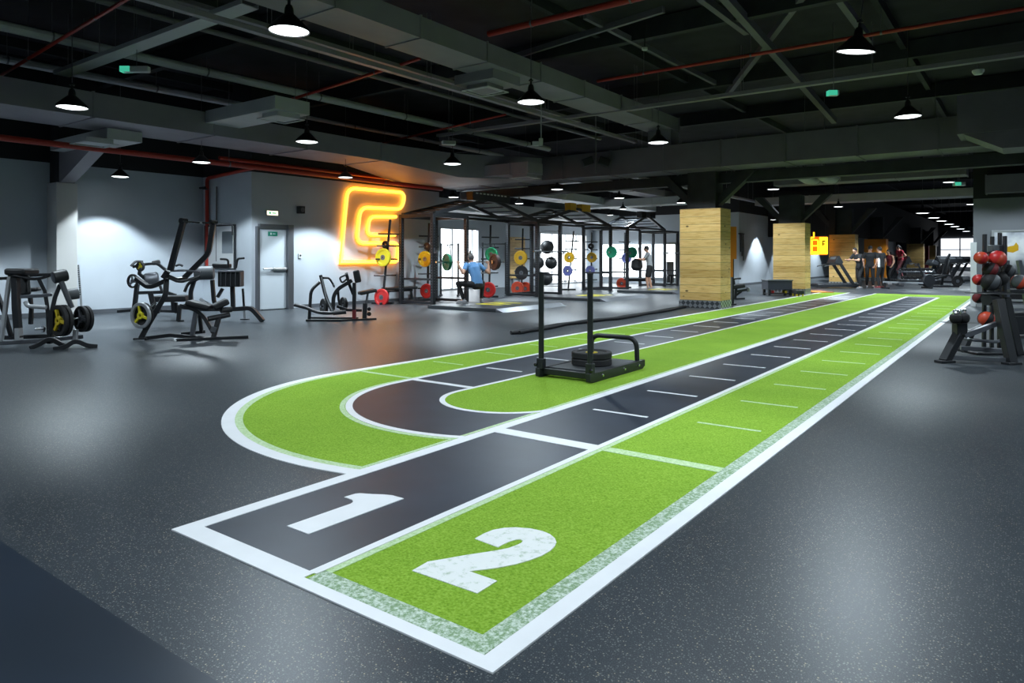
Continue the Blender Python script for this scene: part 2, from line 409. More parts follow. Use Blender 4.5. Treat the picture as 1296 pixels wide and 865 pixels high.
# window wall with two openings
WX = -18.4
for nm, y0, y1, z0, z1 in (('wall_window', 16.6, 20.2, 0, ZT), ('wall_window_pier', 22.6, 27.1, 0, ZT), ('wall_window_end', 31.4, 32.2, 0, ZT),
                           ('wall_window_head', 20.2, 22.6, 2.47, ZT), ('wall_window_lintel', 27.1, 31.4, 2.47, ZT), ('wall_window_upper', 16.6, 32.2, ZT, 5.6)):
    struct(MB().boxb((WX - 0.2, y0, z0), (WX, y1, z1)), nm, 'soffit_black' if z0 == ZT else 'wall_paint', smooth=0)
def window(n, y0, y1, z0, z1, muls):
    o = struct(MB().boxb((WX - 0.14, y0, z0), (WX - 0.12, y1, z1)), 'window_%d' % n, 'window_light', smooth=0)
    f = MB(); t = 0.05
    f.boxb((WX - 0.1, y0, z0), (WX + 0.02, y0 + t, z1)).boxb((WX - 0.1, y1 - t, z0), (WX + 0.02, y1, z1))
    f.boxb((WX - 0.1, y0, z1 - t), (WX + 0.02, y1, z1)).boxb((WX - 0.1, y0, z0), (WX + 0.02, y1, z0 + t))
    for m in muls: f.boxb((WX - 0.1, m - 0.025, z0), (WX, m + 0.025, z1))
    build(f, 'window_frame', 'silver_paint', o, smooth=0)
window(1, 20.2, 22.6, 0.02, 2.47, [20.95, 22.2])
window(2, 27.1, 31.4, 0.02, 2.47, [28.2, 29.4, 30.4])
o = struct(MB().boxb((-17.8, 31.95, 0.3), (-13.6, 31.97, 1.98)), 'window_3', 'window_light', smooth=0)
f = MB()
for x in (-17.8, -16.4, -15.0, -13.6): f.boxb((x - 0.03, 31.9, 0.3), (x + 0.03, 31.98, 1.98))
f.boxb((-17.8, 31.9, 1.95), (-13.6, 31.98, 2.0)).boxb((-17.8, 31.9, 0.27), (-13.6, 31.98, 0.32))
build(f, 'window_frame', 'silver_paint', o, smooth=0)
o = struct(MB().boxb((-6.9, 78.7, 0.4), (-0.6, 78.75, 3.1)), 'window_4', 'window_far', smooth=0)
f = MB()
for x in (-6.9, -5.3, -3.7, -2.1, -0.6): f.boxb((x - 0.05, 78.6, 0.4), (x + 0.05, 78.72, 3.1))
f.boxb((-6.9, 78.6, 2.0), (-0.6, 78.72, 2.08)); build(f, 'window_frame', 'silver_paint', o, smooth=0)
# white strip paints light onto the stub wall's left edge; baseboards
struct(MB().boxb((-1.26, 22.14, 0), (-1.12, 22.2, 1.7)), 'edge_light_strip', 'edge_light_white', smooth=0)  # light on the wall edge, put in as a white strip
struct(MB().boxb((-17.3, -4.2, 0), (-17.27, 9.9, 0.1)), 'baseboard_left', 'wall_paint_dark', smooth=0)
struct(MB().boxb((-15.15, 10.05, 0), (-15.12, 10.2, 0.08)).boxb((-15.15, 11.35, 0), (-15.12, 16.6, 0.08)), 'baseboard_door', 'wall_paint_dark', smooth=0)
struct(MB().boxb((-10.7, 32.2, 0), (-10.66, 79, 0.1)), 'baseboard_inner', 'wall_paint_dark', smooth=0)
struct(MB().boxb((-1.14, 22.14, 0), (6.1, 22.2, 0.08)), 'baseboard_right', 'silver_paint', smooth=0)
# door in the left wall
DX = -15.15
a = onX(324, 392, DX); b = onX(365, 391, DX); y0, y1 = a.y, b.y; dz = 2.06
dr = struct(MB().boxb((DX, y0 + 0.06, 0.02), (DX + 0.05, y1 - 0.1, dz - 0.05)), 'door_1', 'door_paint', bevel=0.004, smooth=0)
f = MB().boxb((DX, y0 - 0.02, 0), (DX + 0.09, y0 + 0.05, dz)).boxb((DX, y0 + 0.05, dz - 0.05), (DX + 0.09, y1 - 0.1, dz + 0.06))
build(f, 'door_frame', 'grey_steel', dr, smooth=0)
build(MB().boxb((DX, y1 - 0.1, 0), (DX + 0.14, y1 + 0.06, dz + 0.06)), 'door_jamb', 'grey_steel', dr, smooth=0)
pb = build(MB().cyl((DX + 0.12, y0 + 0.12, 1.02), (DX + 0.12, y1 - 0.14, 1.02), 0.022, 12).boxb((DX + 0.05, y0 + 0.42, 0.985), (DX + 0.13, y1 - 0.14, 1.055)), 'push_bar', 'silver_paint', dr, label='silver push bar across the door')
sg = build(MB().boxb((DX + 0.05, y0 + 0.30, 1.83), (DX + 0.056, y1 - 0.36, 1.94)), 'exit_sticker', 'green_sign', dr, smooth=0, label='green exit sticker near the top of the door')
m = MB().boxb((DX + 0.057, y0 + 0.36, 1.86), (DX + 0.06, y0 + 0.40, 1.91))
m.boxb((DX + 0.057, y0 + 0.43, 1.875), (DX + 0.06, y1 - 0.42, 1.895))
build(m, 'exit_pictogram', 'sign_white', sg, smooth=0)

def on_wall_box(name, label, cat, px, py, w_, h_, m, X=DX, t=0.06):
    p = onX(px, py, X)
    return tag(build(MB().box((t / 2, 0, 0), (t, w_, h_)), name, m, bevel=0.006, smooth=0, loc=(X, p.y, p.z)), label, cat)
p = onX(343, 270, DX)
ex = thing('exit_light', 'lit white exit light box on the wall above the grey door', 'exit sign', (DX, p.y, p.z))
build(MB().box((0.03, 0, 0), (0.06, 0.34, 0.13)), 'housing', 'sign_white', ex, bevel=0.006, smooth=0)
build(MB().box((0.066, 0, 0), (0.012, 0.30, 0.10)), 'panel', 'exit_lit', ex, smooth=0)
build(MB().boxb((0.073, -0.11, -0.025), (0.076, -0.05, 0.03)).boxb((0.073, -0.02, -0.015), (0.076, 0.1, 0.015)), 'pictogram', 'exit_green', ex, smooth=0)
sp = thing('wall_speaker', 'small black speaker on the grey wall between door and neon sign', 'speaker', onX(378, 266, DX))
build(MB().box((0.09, 0, 0), (0.16, 0.15, 0.19)), 'cabinet', 'black_steel', sp, bevel=0.01, smooth=0)
build(MB().boxb((0, -0.03, -0.04), (0.02, 0.03, 0.04)), 'bracket', 'black_steel', sp, smooth=0)
build(MB().lathe([(0.06, 0), (0.05, 0.006), (0.0, 0.002)], (0.17, 0, 0), (1, 0, 0), 16), 'speaker_cone', 'vinyl_grey', sp)
bt = thing('wall_switch', 'small white switch box beside the grey door', 'switch', onX(379, 324, DX))
build(MB().box((0.02, 0, 0), (0.04, 0.09, 0.12)), 'plate', 'sign_white', bt, bevel=0.004, smooth=0)
build(MB().box((0.045, 0, 0.01), (0.014, 0.04, 0.045)), 'button', 'black_steel', bt, smooth=0)

# poster / mirror board on the return wall
p0 = onY(262, 340, 9.9); p1 = onY(299, 285, 9.9)
pb_ = thing('framed_mirror', 'framed mirror board on the grey wall left of the door', 'mirror', ((p0.x + p1.x) / 2, 9.88, (p0.z + p1.z) / 2))
w_, h_ = abs(p1.x - p0.x), abs(p1.z - p0.z)
build(MB().box((0, -0.015, 0), (w_, 0.03, h_)), 'board', 'poster_white', pb_, smooth=0)
build(MB().box((w_ * 0.27, -0.032, 0.12), (w_ * 0.36, 0.006, h_ * 0.5)), 'mirror_panel', 'mirror', pb_, smooth=0)
fm = MB()
for sx in (-1, 1): fm.box((sx * w_ / 2, -0.02, 0), (0.035, 0.05, h_ + 0.03))
for sz in (-1, 1): fm.box((0, -0.02, sz * h_ / 2), (w_ + 0.03, 0.05, 0.035))
build(fm, 'frame', 'black_steel', pb_, smooth=0)

# big neon logo on the door wall
def L7(x, y): 
    q = onX(360 + x * 0.2312, 220 + y * 0.2312, DX); return V((0.07, q.y, q.z))
ng = thing('neon_sign', 'large glowing orange neon outline logo on the grey wall', 'neon sign', (DX, 0, 0))
outer = fillet([L7(*q) for q in ((640, 482), (298, 485), (338, 78), (652, 105), (636, 195), (408, 184), (386, 382), (618, 379), (606, 482))][1:], 0.28, 6)
outer = [L7(600, 482)] + outer
inner = fillet([L7(*q) for q in ((602, 236), (458, 236), (442, 334), (596, 336))], 0.2, 6)
for path, lb in ((outer, 'outer'), (inner, 'inner')):
    t = build(MB().tube(path, 0.047, 10), 'neon_tube', 'neon', ng, label='%s orange neon tube' % lb)
    build(MB().tube([q + V((0.036, 0, 0)) for q in path], 0.024, 8), 'tube_core', 'neon_core', t)
for q in (outer[0], outer[8], outer[20], outer[32], inner[0], inner[10]):
    build(MB().boxb((0, q.y - 0.015, q.z - 0.015), (0.05, q.y + 0.015, q.z + 0.015)), 'standoff', 'black_steel', ng, smooth=0)

# ================================================================== running track
tr = thing('running_track', 'green turf and dark rubber running track marked out on the gym floor', 'running track')
def arc(cx, cy, r, a0, a1, n=40): return [(cx + r * math.cos(a0 + (a1 - a0) * k / n), cy + r * math.sin(a0 + (a1 - a0) * k / n)) for k in range(n + 1)]
UX, UY = -3.85, 5.15; YE = 28.0
def u_shape(r, xl, xr_clip=-3.24):
    """left straight side at xl, half turn of radius r, clipped by the lane line"""
    a1 = 2 * PI - math.acos((xr_clip - UX) / r) if r > abs(xr_clip - UX) else 2 * PI
    return [(xl, YE), (xl, UY + 1.5)] + arc(UX, UY, r, PI, a1)
def ring_line(r_o, r_i, xl_o, xl_i, z, name, m, label=None):
    po, pi_ = u_shape(r_o, xl_o), u_shape(r_i, xl_i)
    mb = MB(); n = len(po)
    lo = [mb._v([V((q[0], q[1], 0)) for q in P_]) for P_ in (po, pi_)]; hi = [mb._v([V((q[0], q[1], z)) for q in P_]) for P_ in (po, pi_)]
    for k in range(n - 1):
        mb._f([hi[0][k], hi[0][k + 1], hi[1][k + 1], hi[1][k]]); mb._f([lo[0][k], lo[0][k + 1], hi[0][k + 1], hi[0][k]]); mb._f([lo[1][k], hi[1][k], hi[1][k + 1], lo[1][k + 1]])
    mb._f([lo[0][0], hi[0][0], hi[1][0], lo[1][0]]); mb._f([lo[0][-1], lo[1][-1], hi[1][-1], hi[0][-1]])
    return build(mb, name, m, tr, smooth=0, label=label)
def filled_u(r, xl, z0, z1, name, m, xr=-3.24):
    mb = MB(); P_ = u_shape(r, xl, xr)
    P_ = P_ + [(xr, P_[-1][1]), (xr, YE)] if abs(P_[-1][0] - xr) > 1e-4 else P_ + [(xr, YE)]
    mb.prism(P_, z0, z1); return build(mb, name, m, tr, smooth=0)
filled_u(2.34, -6.16, 0.0, 0.004, 'turf_field', 'green_turf')
filled_u(1.41, -5.28, 0.0, 0.006, 'lane_strip', 'lane_rubber')
filled_u(0.60, -4.43, 0.0, 0.008, 'turf_field', 'green_turf')
ring_line(2.43, 2.33, -6.22, -6.15, 0.010, 'border_line', 'white_tape')
ring_line(2.33, 2.27, -6.15, -6.12, 0.009, 'worn_line', 'thin_white_paint')
ring_line(1.45, 1.39, -5.33, -5.28, 0.011, 'border_line', 'white_tape')
ring_line(1.50, 1.455, -5.36, -5.335, 0.009, 'worn_line', 'thin_white_paint')
ring_line(0.625, 0.575, -4.455, -4.41, 0.012, 'border_line', 'white_tape')
def slab(x0, x1, y0, y1, z, name, m, z0=0.0, label=None): return build(MB().boxb((x0, y0, z0), (x1, y1, z)), name, m, tr, smooth=0, label=label)
slab(-3.24, -2.36, 1.78, 26.3, 0.0065, 'lane_strip', 'lane_rubber')
slab(-3.24, -2.36, 26.3, YE, 0.0045, 'turf_field', 'green_turf')
slab(-2.36, -1.42, 1.78, YE, 0.0045, 'turf_field', 'green_turf')
slab(-3.285, -3.19, 1.8301, 26.3, 0.013, 'border_line', 'white_tape')
slab(-2.39, -2.345, 1.83, 26.3, 0.013, 'border_line', 'white_tape')
slab(-2.343, -2.305, 1.8751, 26.3, 0.009, 'worn_line', 'thin_white_paint')
slab(-3.325, -3.295, 2.9, 24.0, 0.0105, 'worn_line', 'thin_white_paint')
slab(-1.425, -1.345, 1.7801, YE, 0.013, 'border_line', 'white_tape')
slab(-1.51, -1.428, 1.8751, YE, 0.009, 'worn_line', 'faded_white_paint')
build(MB().prism([(-3.285, 1.72), (-1.345, 1.72), (-1.345, 1.78), (-2.36, 1.78), (-2.36, 1.83), (-3.285, 1.83)], 0, 0.0132), 'start_line', 'white_tape', tr, smooth=0)
slab(-2.343, -1.43, 1.782, 1.875, 0.009, 'worn_line', 'faded_white_paint')
slab(-3.19, -2.39, 26.2, 26.3, 0.0135, 'finish_line', 'white_tape')
slab(-3.19, -2.39, 4.10, 4.235, 0.0125, 'cross_line', 'white_tape')
slab(-2.30, -1.51, 4.14, 4.24, 0.0102, 'cross_line', 'thin_white_paint')
slab(-5.28, -4.45, 5.33, 5.41, 0.0105, 'cross_line', 'white_tape')
slab(-6.1, -5.34, 5.38, 5.43, 0.009, 'cross_line', 'thin_white_paint')
for k in range(20):
    y = 5.22 + 1.05 * k
    if y < 26: slab(-2.99, -2.49, y - 0.018, y + 0.018, 0.0115, 'distance_mark', 'white_tape')
    y = 5.30 + 1.03 * k
    if y < 22: slab(-2.10, -1.61, y - 0.017, y + 0.017, 0.0095, 'distance_mark', 'thin_white_paint')
    y = 6.45 + 1.05 * k
    if y < 27: slab(-5.13, -4.63, y - 0.018, y + 0.018, 0.0115, 'distance_mark', 'white_tape')
    y = 6.45 + 1.05 * k
    if y < 14: slab(-5.98, -5.5, y - 0.012, y + 0.012, 0.008, 'distance_mark', 'thin_white_paint')
one = [(363, 667.6), (390.5, 677.8), (511, 632.7), (496.7, 628.7), (486, 627.6), (472, 627.2), (456, 626), (450, 626.5), (435.6, 630.8), (441, 632.5), (446, 634.5), (446.9, 636.9), (444, 639.2)]
two_c = [(540, 625), (855, 735), (950, 675), (815, 628), (950, 612), (1040, 594), (1110, 574), (1165, 553), (1205, 530), (1228, 508), (1236, 487), (1228, 468), (1205, 449), (1170, 434), (1110, 421), (1040, 416), (985, 418), (930, 428), (885, 446), (842, 470), (955, 512), (975, 500), (1010, 484), (1040, 475), (1060, 473), (1075, 480), (1066, 491), (1045, 501), (1005, 516), (950, 527), (900, 535), (800, 550), (700, 568), (615, 582)]
def numeral(pts, z, m, lb):
    P_ = [GZ(*q) for q in pts]; build(MB().prism([(q.x, q.y) for q in P_], 0, z), 'numeral', m, tr, smooth=0, label=lb)
numeral(one, 0.013, 'white_tape', 'white number 1 on the dark lane')
numeral([(380 + x * 0.26235, 560 + y * 0.26235) for x, y in two_c], 0.0105, 'worn_white_paint', 'worn white number 2 on the green turf lane')
tr.scale = (1, 1, 0.5)
# ================================================================== pendant lamps
LAMP_W = 385.0
lamp0 = None
def make_lamp(R=0.235):
    t = thing('pendant_lamp', '', 'lamp')
    build(MB().lathe([(0.035, 0.30), (0.05, 0.26), (0.055, 0.20), (0.10, 0.16), (R * 0.97, 0.035), (R, 0.0), (R - 0.012, 0.0), (R * 0.95, 0.03), (0.09, 0.15), (0, 0.16)], n=28, caps=False), 'lamp_shade', 'lamp_shade', t)
    build(MB().lathe([(0, -0.006), (R * 0.7, -0.004), (R - 0.014, 0.012), (R - 0.014, 0.02), (0, 0.02)], n=28), 'lamp_lens', 'lamp_lens', t)
    build(MB().cyl((0, 0, 0.29), (0, 0, 0.40), 0.018, 8).cyl((0, 0, 0.36), (0, 0, 0.38), 0.04, 10), 'stem', 'black_steel', t)
    return t
def spot(x, y, z, power, size=106, name='lamp_light', col=(0.78, 0.91, 1.0)):
    l = bpy.data.lights.new(name, 'SPOT'); l.energy = power; l.spot_size = math.radians(size); l.spot_blend = 0.18; l.shadow_soft_size = 0.12; l.color = col
    o = bpy.data.objects.new(name, l); COL.objects.link(o); o.location = (x, y, z - 0.03); return o
GL = 'high bay pendant lamps under the black ceiling'
def lamp(x, y, z, label, power=1.0, group=GL, size=136, scale=1.0):
    global lamp0
    if lamp0 is None: lamp0 = make_lamp(); t = lamp0; t.location = (x, y, z); t['label'] = label; t['group'] = group
    else: t = dup(lamp0, (x, y, z), label, group=group)
    t.scale = (scale,) * 3
    build(MB().cyl((0, 0, 0.39), (0, 0, max(0.6, (5.58 - z) / scale)), 0.007, 6), 'suspension_rod', 'pipe_grey', t)
    if power: spot(x, y, z, LAMP_W * power, size)
    return t
lamp(-6.85, 4.96, 3.9, 'largest pendant lamp at top left, hanging below the long grey duct')
lamp(-6.73, 9.65, 3.9, 'pendant lamp hanging beside the square vent of the long grey duct')
lamp(-6.78, 14.77, 3.9, 'pendant lamp hanging at the far end of the long grey duct', 1.4)
l_ = lamp(-1.77, 9.72, 3.9, 'large tilted pendant lamp at top right above the red sprinkler pipe')
l_.rotation_euler = (math.radians(5), math.radians(9), 0)
lamp(-1.81, 14.77, 3.9, 'pendant lamp in front of the wide cross duct at right')
lamp(-12.35, 4.85, 3.7, 'pendant lamp at left below the grey pipes, in front of the left duct')
lamp(-12.1, 9.2, 3.7, 'pendant lamp in front of the left duct, above the neon sign')
lamp(-11.95, 13.6, 3.7, 'pendant lamp between the left duct and the small vent duct')
lamp(-2.49, 23.09, 3.9, 'pendant lamp just below the right half of the cross duct', 1.5)
lamp(-7.76, 22.94, 3.9, 'pendant lamp hanging right of the nearest wood column top', 1.5)
lamp(-7.88, 27.5, 3.9, 'pendant lamp hanging above the gap between first and second wood columns', 1.5)
lamp(-14.05, 8.0, 3.3, 'small pendant lamp under the red pipe near the grey wall corner', 1.2, scale=0.8)
lamp(-16.35, 7.4, 3.1, 'small pendant lamp beside the white column at left', 1.05, size=100, scale=0.8)
lamp(-13.79, 11.65, 3.3, 'small pendant lamp just left of the neon sign top', 1.5, size=100, scale=0.8)
lamp(-11.2, 17.4, 3.3, 'pendant lamp above the second squat rack bay', 1.5, scale=0.8)
lamp(-11.15, 21.2, 3.3, 'pendant lamp above the third squat rack bay', 1.5, scale=0.8)
lamp(-15.43, 17.62, 3.3, 'pendant lamp above the corner of the door wall', 1.2, scale=0.8)
lamp(-15.28, 21.14, 3.3, 'pendant lamp behind the first gable of the squat rig', 1.4, scale=0.75)
lamp(-17.5, 19.4, 3.1, 'lowest pendant lamp with visible black shade near the bright window', 0.8, size=100, scale=0.75)
lamp(-10.28, 24.37, 3.3, 'pendant lamp just left of the nearest wood column top', 0.7, scale=0.8)
lamp(-6.08, 29.96, 3.3, 'pendant lamp above the third wood column', 2.6, scale=0.8)
for k, (px, py) in enumerate([(1171, 270), (1183, 276), (1193, 280), (1202, 284), (1210, 287), (1216, 290), (1222, 293), (1230, 298)]):
    p = GZ(px, py, 3.3)
    nth = ['nearest', 'second', 'third', 'fourth', 'fifth', 'sixth', 'seventh', 'farthest'][k]
    lamp(-3.9, p.y, 3.3, '%s lamp of the receding row of lamps in the far hall' % nth, 0.8, group='receding row of far hall lamps', scale=1.25)
for x, y in ((-1.8, 4.9), (3.2, 4.9), (3.2, 9.7), (3.2, 14.77), (-1.8, 0.2), (-6.8, 0.2), (3.2, 0.2), (-12.3, 0.4), (1.2, 19.6), (-2.3, 33.0), (-2.3, 41.0)):  # last three are unseen lamps added to brighten stub wall and far columns
    lamp(x, y, 3.9, power=2.0 if y > 30 else 1.0, label='unseen high bay pendant lamp above the gym floor, a few of these added as fill', group='pendant lamps outside the picture')
lamp(-2.25, 28.5, 3.9, 'lamp seen small beyond the cross duct, above the track end', 1.8, scale=0.8)
lamp(-1.8, 19.4, 3.9, 'unseen pendant lamp added behind the cross duct to light the nearest column', 1.0, group='added lamps behind the cross duct')  # unseen lamp, added to brighten the nearest column's right face
# wall washing lamps behind the wood columns (their light cones show on the far grey wall)
lamp(-16.4, 3.6, 3.1, 'small pendant lamp at the left wall just outside the picture', 1.4, size=100, scale=0.8)
for x, y in ((-9.9, 34.5), (-9.9, 38.5), (-9.8, 46.0)): lamp(x, y, 3.1, 'small lamp washing the far grey wall between the wood columns, one of the three added unseen', 1.8, group='lamps washing the far grey wall', size=90, scale=0.6)  # third one added out of sight behind the bulkhead to brighten the wall
for x, y in ((-13.5, 26.0), (-16.0, 29.5)): lamp(x, y, 3.3, 'small lamp hanging behind the squat rig near the far window', 1.5, group='lamps behind the squat rig', scale=0.7)

# ================================================================== ducts
def duct(name, label, a, b, m, axis, step=1.2, parts=()):
    t = thing(name, label, 'duct', ((a[0] + b[0]) / 2, (a[1] + b[1]) / 2, a[2]))
    o = V(t.location)
    build(MB().boxb(V(a) - o, V(b) - o), 'duct_body', m, t, smooth=0)
    n = max(2, int(abs(b[axis] - a[axis]) / step))
    e = 0.018
    for k in range(n + 1):
        c = a[axis] + (b[axis] - a[axis]) * k / n
        lo = [a[i] - e for i in range(3)]; hi = [b[i] + e for i in range(3)]; lo[axis] = c - 0.015; hi[axis] = c + 0.015
        build(MB().boxb(V(lo) - o, V(hi) - o), 'flange', m, t, smooth=0)
    return t
def vent_box(t, x0, x1, y0, y1, z0, z1, m, dirn):
    """branch box with a square diffuser under its end, world coordinates"""
    o = V(t.location)
    build(MB().boxb(V((x0, y0, z0)) - o, V((x1, y1, z1)) - o), 'branch_duct', m, t, smooth=0)
    cx, cy = dirn; s = 0.30
    d = build(MB().boxb(V((cx - s * .8, cy - s * .8, z0 - 0.09)) - o, V((cx + s * .8, cy + s * .8, z0)) - o), 'diffuser_neck', m, t, smooth=0)
    mb = MB()
    for k, q in enumerate((s, s * .72, s * .46, s * .22)):
        for sx in (-1, 1):
            mb.box(V((cx + sx * q, cy, z0 - 0.10 + 0.012 * k)) - o, (0.03, 2 * q, 0.015)); mb.box(V((cx, cy + sx * q, z0 - 0.10 + 0.012 * k)) - o, (2 * q, 0.03, 0.015))
    build(mb, 'grille', 'duct_pale', d, smooth=0)
    build(MB().boxb(V((cx - s * .8, cy - s * .8, z0 - 0.088)) - o, V((cx + s * .8, cy + s * .8, z0 - 0.08)) - o), 'grille_back', 'black_paint', d, smooth=0)
d1 = duct('ceiling_duct', 'long grey duct running from top centre towards the middle of the ceiling', (-8.15, -2, 4.62), (-7.4, 17.4, 4.95), 'duct_grey', 1, 1.6)
p = GZ(642, 104, 4.45)
vent_box(d1, -8.45, -7.55, p.y - 0.4, p.y + 0.4, 4.45, 4.62, 'duct_grey', (-8.05, p.y))
o = V(d1.location)
build(MB().boxb(V((-8.1, 17.0, 4.14)) - o, V((-7.45, 17.5, 4.62)) - o), 'drop', 'duct_grey', d1, smooth=0)
d2 = duct('ceiling_duct', 'left grey duct with pale underside running above the red pipe and neon sign', (-14.6, -3.5, 3.76), (-13.2, 12.3, 4.2), 'duct_grey', 1, 2.0)
o = V(d2.location)
mb = MB()
A0 = [V((-14.6, 12.3, 3.76)), V((-13.2, 12.3, 3.76)), V((-13.2, 12.3, 4.2)), V((-14.6, 12.3, 4.2))]
A1 = [V((-15.0, 14.6, 3.5)), V((-12.6, 14.6, 3.5)), V((-12.6, 14.6, 4.14)), V((-15.0, 14.6, 4.14))]
A2 = [V((-15.0, 16.6, 3.5)), V((-11.2, 16.6, 3.5)), V((-11.2, 16.6, 4.14)), V((-15.0, 16.6, 4.14))]
rs = [mb._v([q - o for q in r_]) for r_ in (A0, A1, A2)]
for r0, r1 in zip(rs, rs[1:]):
    for j in range(4): mb._f([r0[j], r0[(j + 1) % 4], r1[(j + 1) % 4], r1[j]])
mb._f(rs[0]); mb._f(rs[-1]); build(mb, 'transition', 'duct_grey', d2, smooth=0)
q = GZ(262, 138, 3.95)
vent_box(d2, -13.2, -10.9, 7.6, 8.35, 3.98, 4.22, 'duct_pale', (-11.25, 7.97))
vent_box(d2, -16.6, -14.0, 6.1, 6.75, 3.55, 3.75, 'duct_pale', (-14.3, 6.0))
d3 = duct('ceiling_duct', 'wide dark duct crossing the room above the wood columns', (-15.0, 16.6, 3.5), (3.0, 17.6, 4.14), 'duct_dark', 0, 1.5)
o = V(d3.location)
build(MB().boxb(V((-1.1, 15.6, 3.62)) - o, V((5.5, 16.58, 4.35)) - o), 'raised_section', 'duct_dark', d3, smooth=0)
build(MB().prism([(-1.0, 3.62), (-0.4, 3.30), (5.5, 3.30), (5.5, 3.62)], -0.45, 0.45, Matrix(((1, 0, 0, -o.x), (0, 0, 1, 16.1 - o.y), (0, 1, 0, -o.z), (0, 0, 0, 1)))), 'flared_section', 'duct_dark', d3, smooth=0)
d4 = duct('ceiling_duct', 'short grey duct with a square vent in front of the cross duct', (-13.6, 15.2, 3.55), (-11.3, 15.9, 3.85), 'duct_grey', 0, 1.1)
vent_box(d4, -11.35, -10.7, 15.2, 15.9, 3.55, 3.85, 'duct_grey', (-11.05, 15.55))
duct('ceiling_duct', 'dark flat duct beyond the cross duct near the far lamps', (-7.0, 24.5, 3.75), (-1.5, 25.3, 4.15), 'duct_dark', 0, 1.8)
duct('ceiling_duct', 'pale long duct above the squat racks along the window wall', (-17.6, 17.2, 3.0), (-16.6, 31.5, 3.4), 'duct_pale', 1, 2.4)
duct('ceiling_duct', 'pale duct above the squat racks nearer the gym floor', (-15.6, 18.0, 3.55), (-14.6, 31.5, 3.85), 'duct_pale', 1, 2.4)
duct('ceiling_duct', 'grey duct high behind the gables of the squat rig', (-12.6, 18.0, 3.75), (-11.8, 31.8, 4.0), 'duct_grey', 1, 2.6)
duct('ceiling_duct', 'pale cross duct over the far end of the squat racks', (-18.2, 26.4, 3.45), (-9.5, 27.3, 3.75), 'duct_pale', 0, 2.2)
duct('ceiling_duct', 'grey duct crossing above the receding row of far lamps', (-9.5, 30.5, 3.55), (1.5, 31.6, 3.85), 'duct_grey', 0, 2.2)
duct('ceiling_duct', 'low dark duct above the grey stub wall at right', (-0.9, 21.6, 2.95), (5.8, 22.1, 3.4), 'duct_dark', 0, 2.2)

# ================================================================== pipes, trays, beams
def pipe(name, label, cat, path, r, m, n=10, hang=0):
    P_ = [V(q) for q in path]; o = P_[0]
    t = thing(name, label, cat, o)
    build(MB().tube([q - o for q in P_], r, n), 'run', m, t)
    tot = (P_[-1] - P_[0]).length
    for k in range(hang):
        q = P_[0].lerp(P_[1], (k + 0.5) / hang)
        h = build(MB().cyl(q - o + V((0, 0, r * 0.9)), V((q.x, q.y, 5.59)) - o, 0.006, 6).lathe([(r * 1.12, -0.015), (r * 1.12, 0.015)], q - o, P_[1] - P_[0], 12), 'hanger', 'pipe_grey', t)
    return t
pipe('red_pipe', 'red pipe along the top of the left grey wall', 'pipe', [(-14.85, -3, 3.45), (-14.85, 16.4, 3.45)], 0.06, 'red_pipe', hang=4)
pipe('red_pipe', 'darker red pipe above the neon sign behind the left duct', 'pipe', [(-15.05, 9.0, 3.6), (-15.05, 16.5, 3.6)], 0.045, 'red_pipe')
a = onY(262, 226, 9.84); b = onY(302, 215, 9.84)
pipe('red_pipe', 'red vertical pipe running down the grey wall beside the framed mirror', 'pipe', fillet([(-14.95, 9.84, b.z), (a.x, 9.84, a.z), (a.x, 9.84, 0.8)], 0.12), 0.045, 'red_pipe')
vv = thing('pipe_valve', 'small dark valve on top of the vertical red pipe', 'valve', (a.x, 9.72, a.z - 0.25))
build(MB().cyl((-0.12, 0, 0), (0.12, 0, 0), 0.03, 10), 'valve_body', 'black_steel', vv); build(MB().lathe([(0.07, 0), (0.07, 0.02)], (0.12, 0, -0.05), (0, 0, 1), 14), 'hand_wheel', 'black_steel', vv)
c_ = onY(274, 300, 9.86)
pipe('conduit', 'thin grey conduit running down the wall beside the red pipe', 'pipe', [(c_.x, 9.86, 3.1), (c_.x, 9.86, 1.2)], 0.018, 'pipe_grey')
pipe('ceiling_pipe', 'thick grey pipe at top left below the black ceiling', 'pipe', [(-13.2, -2, 5.0), (-13.2, 20, 5.0)], 0.085, 'duct_pale', hang=8)
pipe('ceiling_pipe', 'second grey pipe at top left, lower in the picture than the thick one', 'pipe', [(-15.2, -2, 4.95), (-15.2, 20, 4.95)], 0.075, 'duct_pale', hang=8)
pipe('ceiling_pipe', 'grey pipe between the two ducts, near the cable tray', 'pipe', [(-11.2, 4, 5.15), (-11.2, 20, 5.15)], 0.05, 'pipe_grey', hang=5)
pipe('sprinkler_pipe', 'bright red sprinkler pipe crossing at top centre', 'pipe', [(-7.2, 9.1, 5.0), (3.2, 9.1, 5.0)], 0.05, 'red_pipe', hang=6)
pipe('sprinkler_pipe', 'thin red sprinkler pipe behind the tilted lamp at top right', 'pipe', [(-7.3, 12.9, 5.0), (5.5, 12.9, 5.0)], 0.032, 'red_pipe', hang=6)
pipe('sprinkler_pipe', 'thin sloping red sprinkler pipe in the top left corner', 'pipe', [GZ(0, 96, 4.5), GZ(172, -8, 4.95)], 0.028, 'red_pipe', hang=2)
pipe('sprinkler_pipe', 'thin sloping reddish pipe left of the long duct', 'pipe', [GZ(330, 138, 4.7), GZ(532, 74, 5.1)], 0.032, 'red_pipe', hang=2)
pipe('sprinkler_pipe', 'thin red branch pipe above the small vent duct', 'pipe', [GZ(480, 182, 4.5), GZ(640, 145, 4.8)], 0.026, 'red_pipe', hang=2)
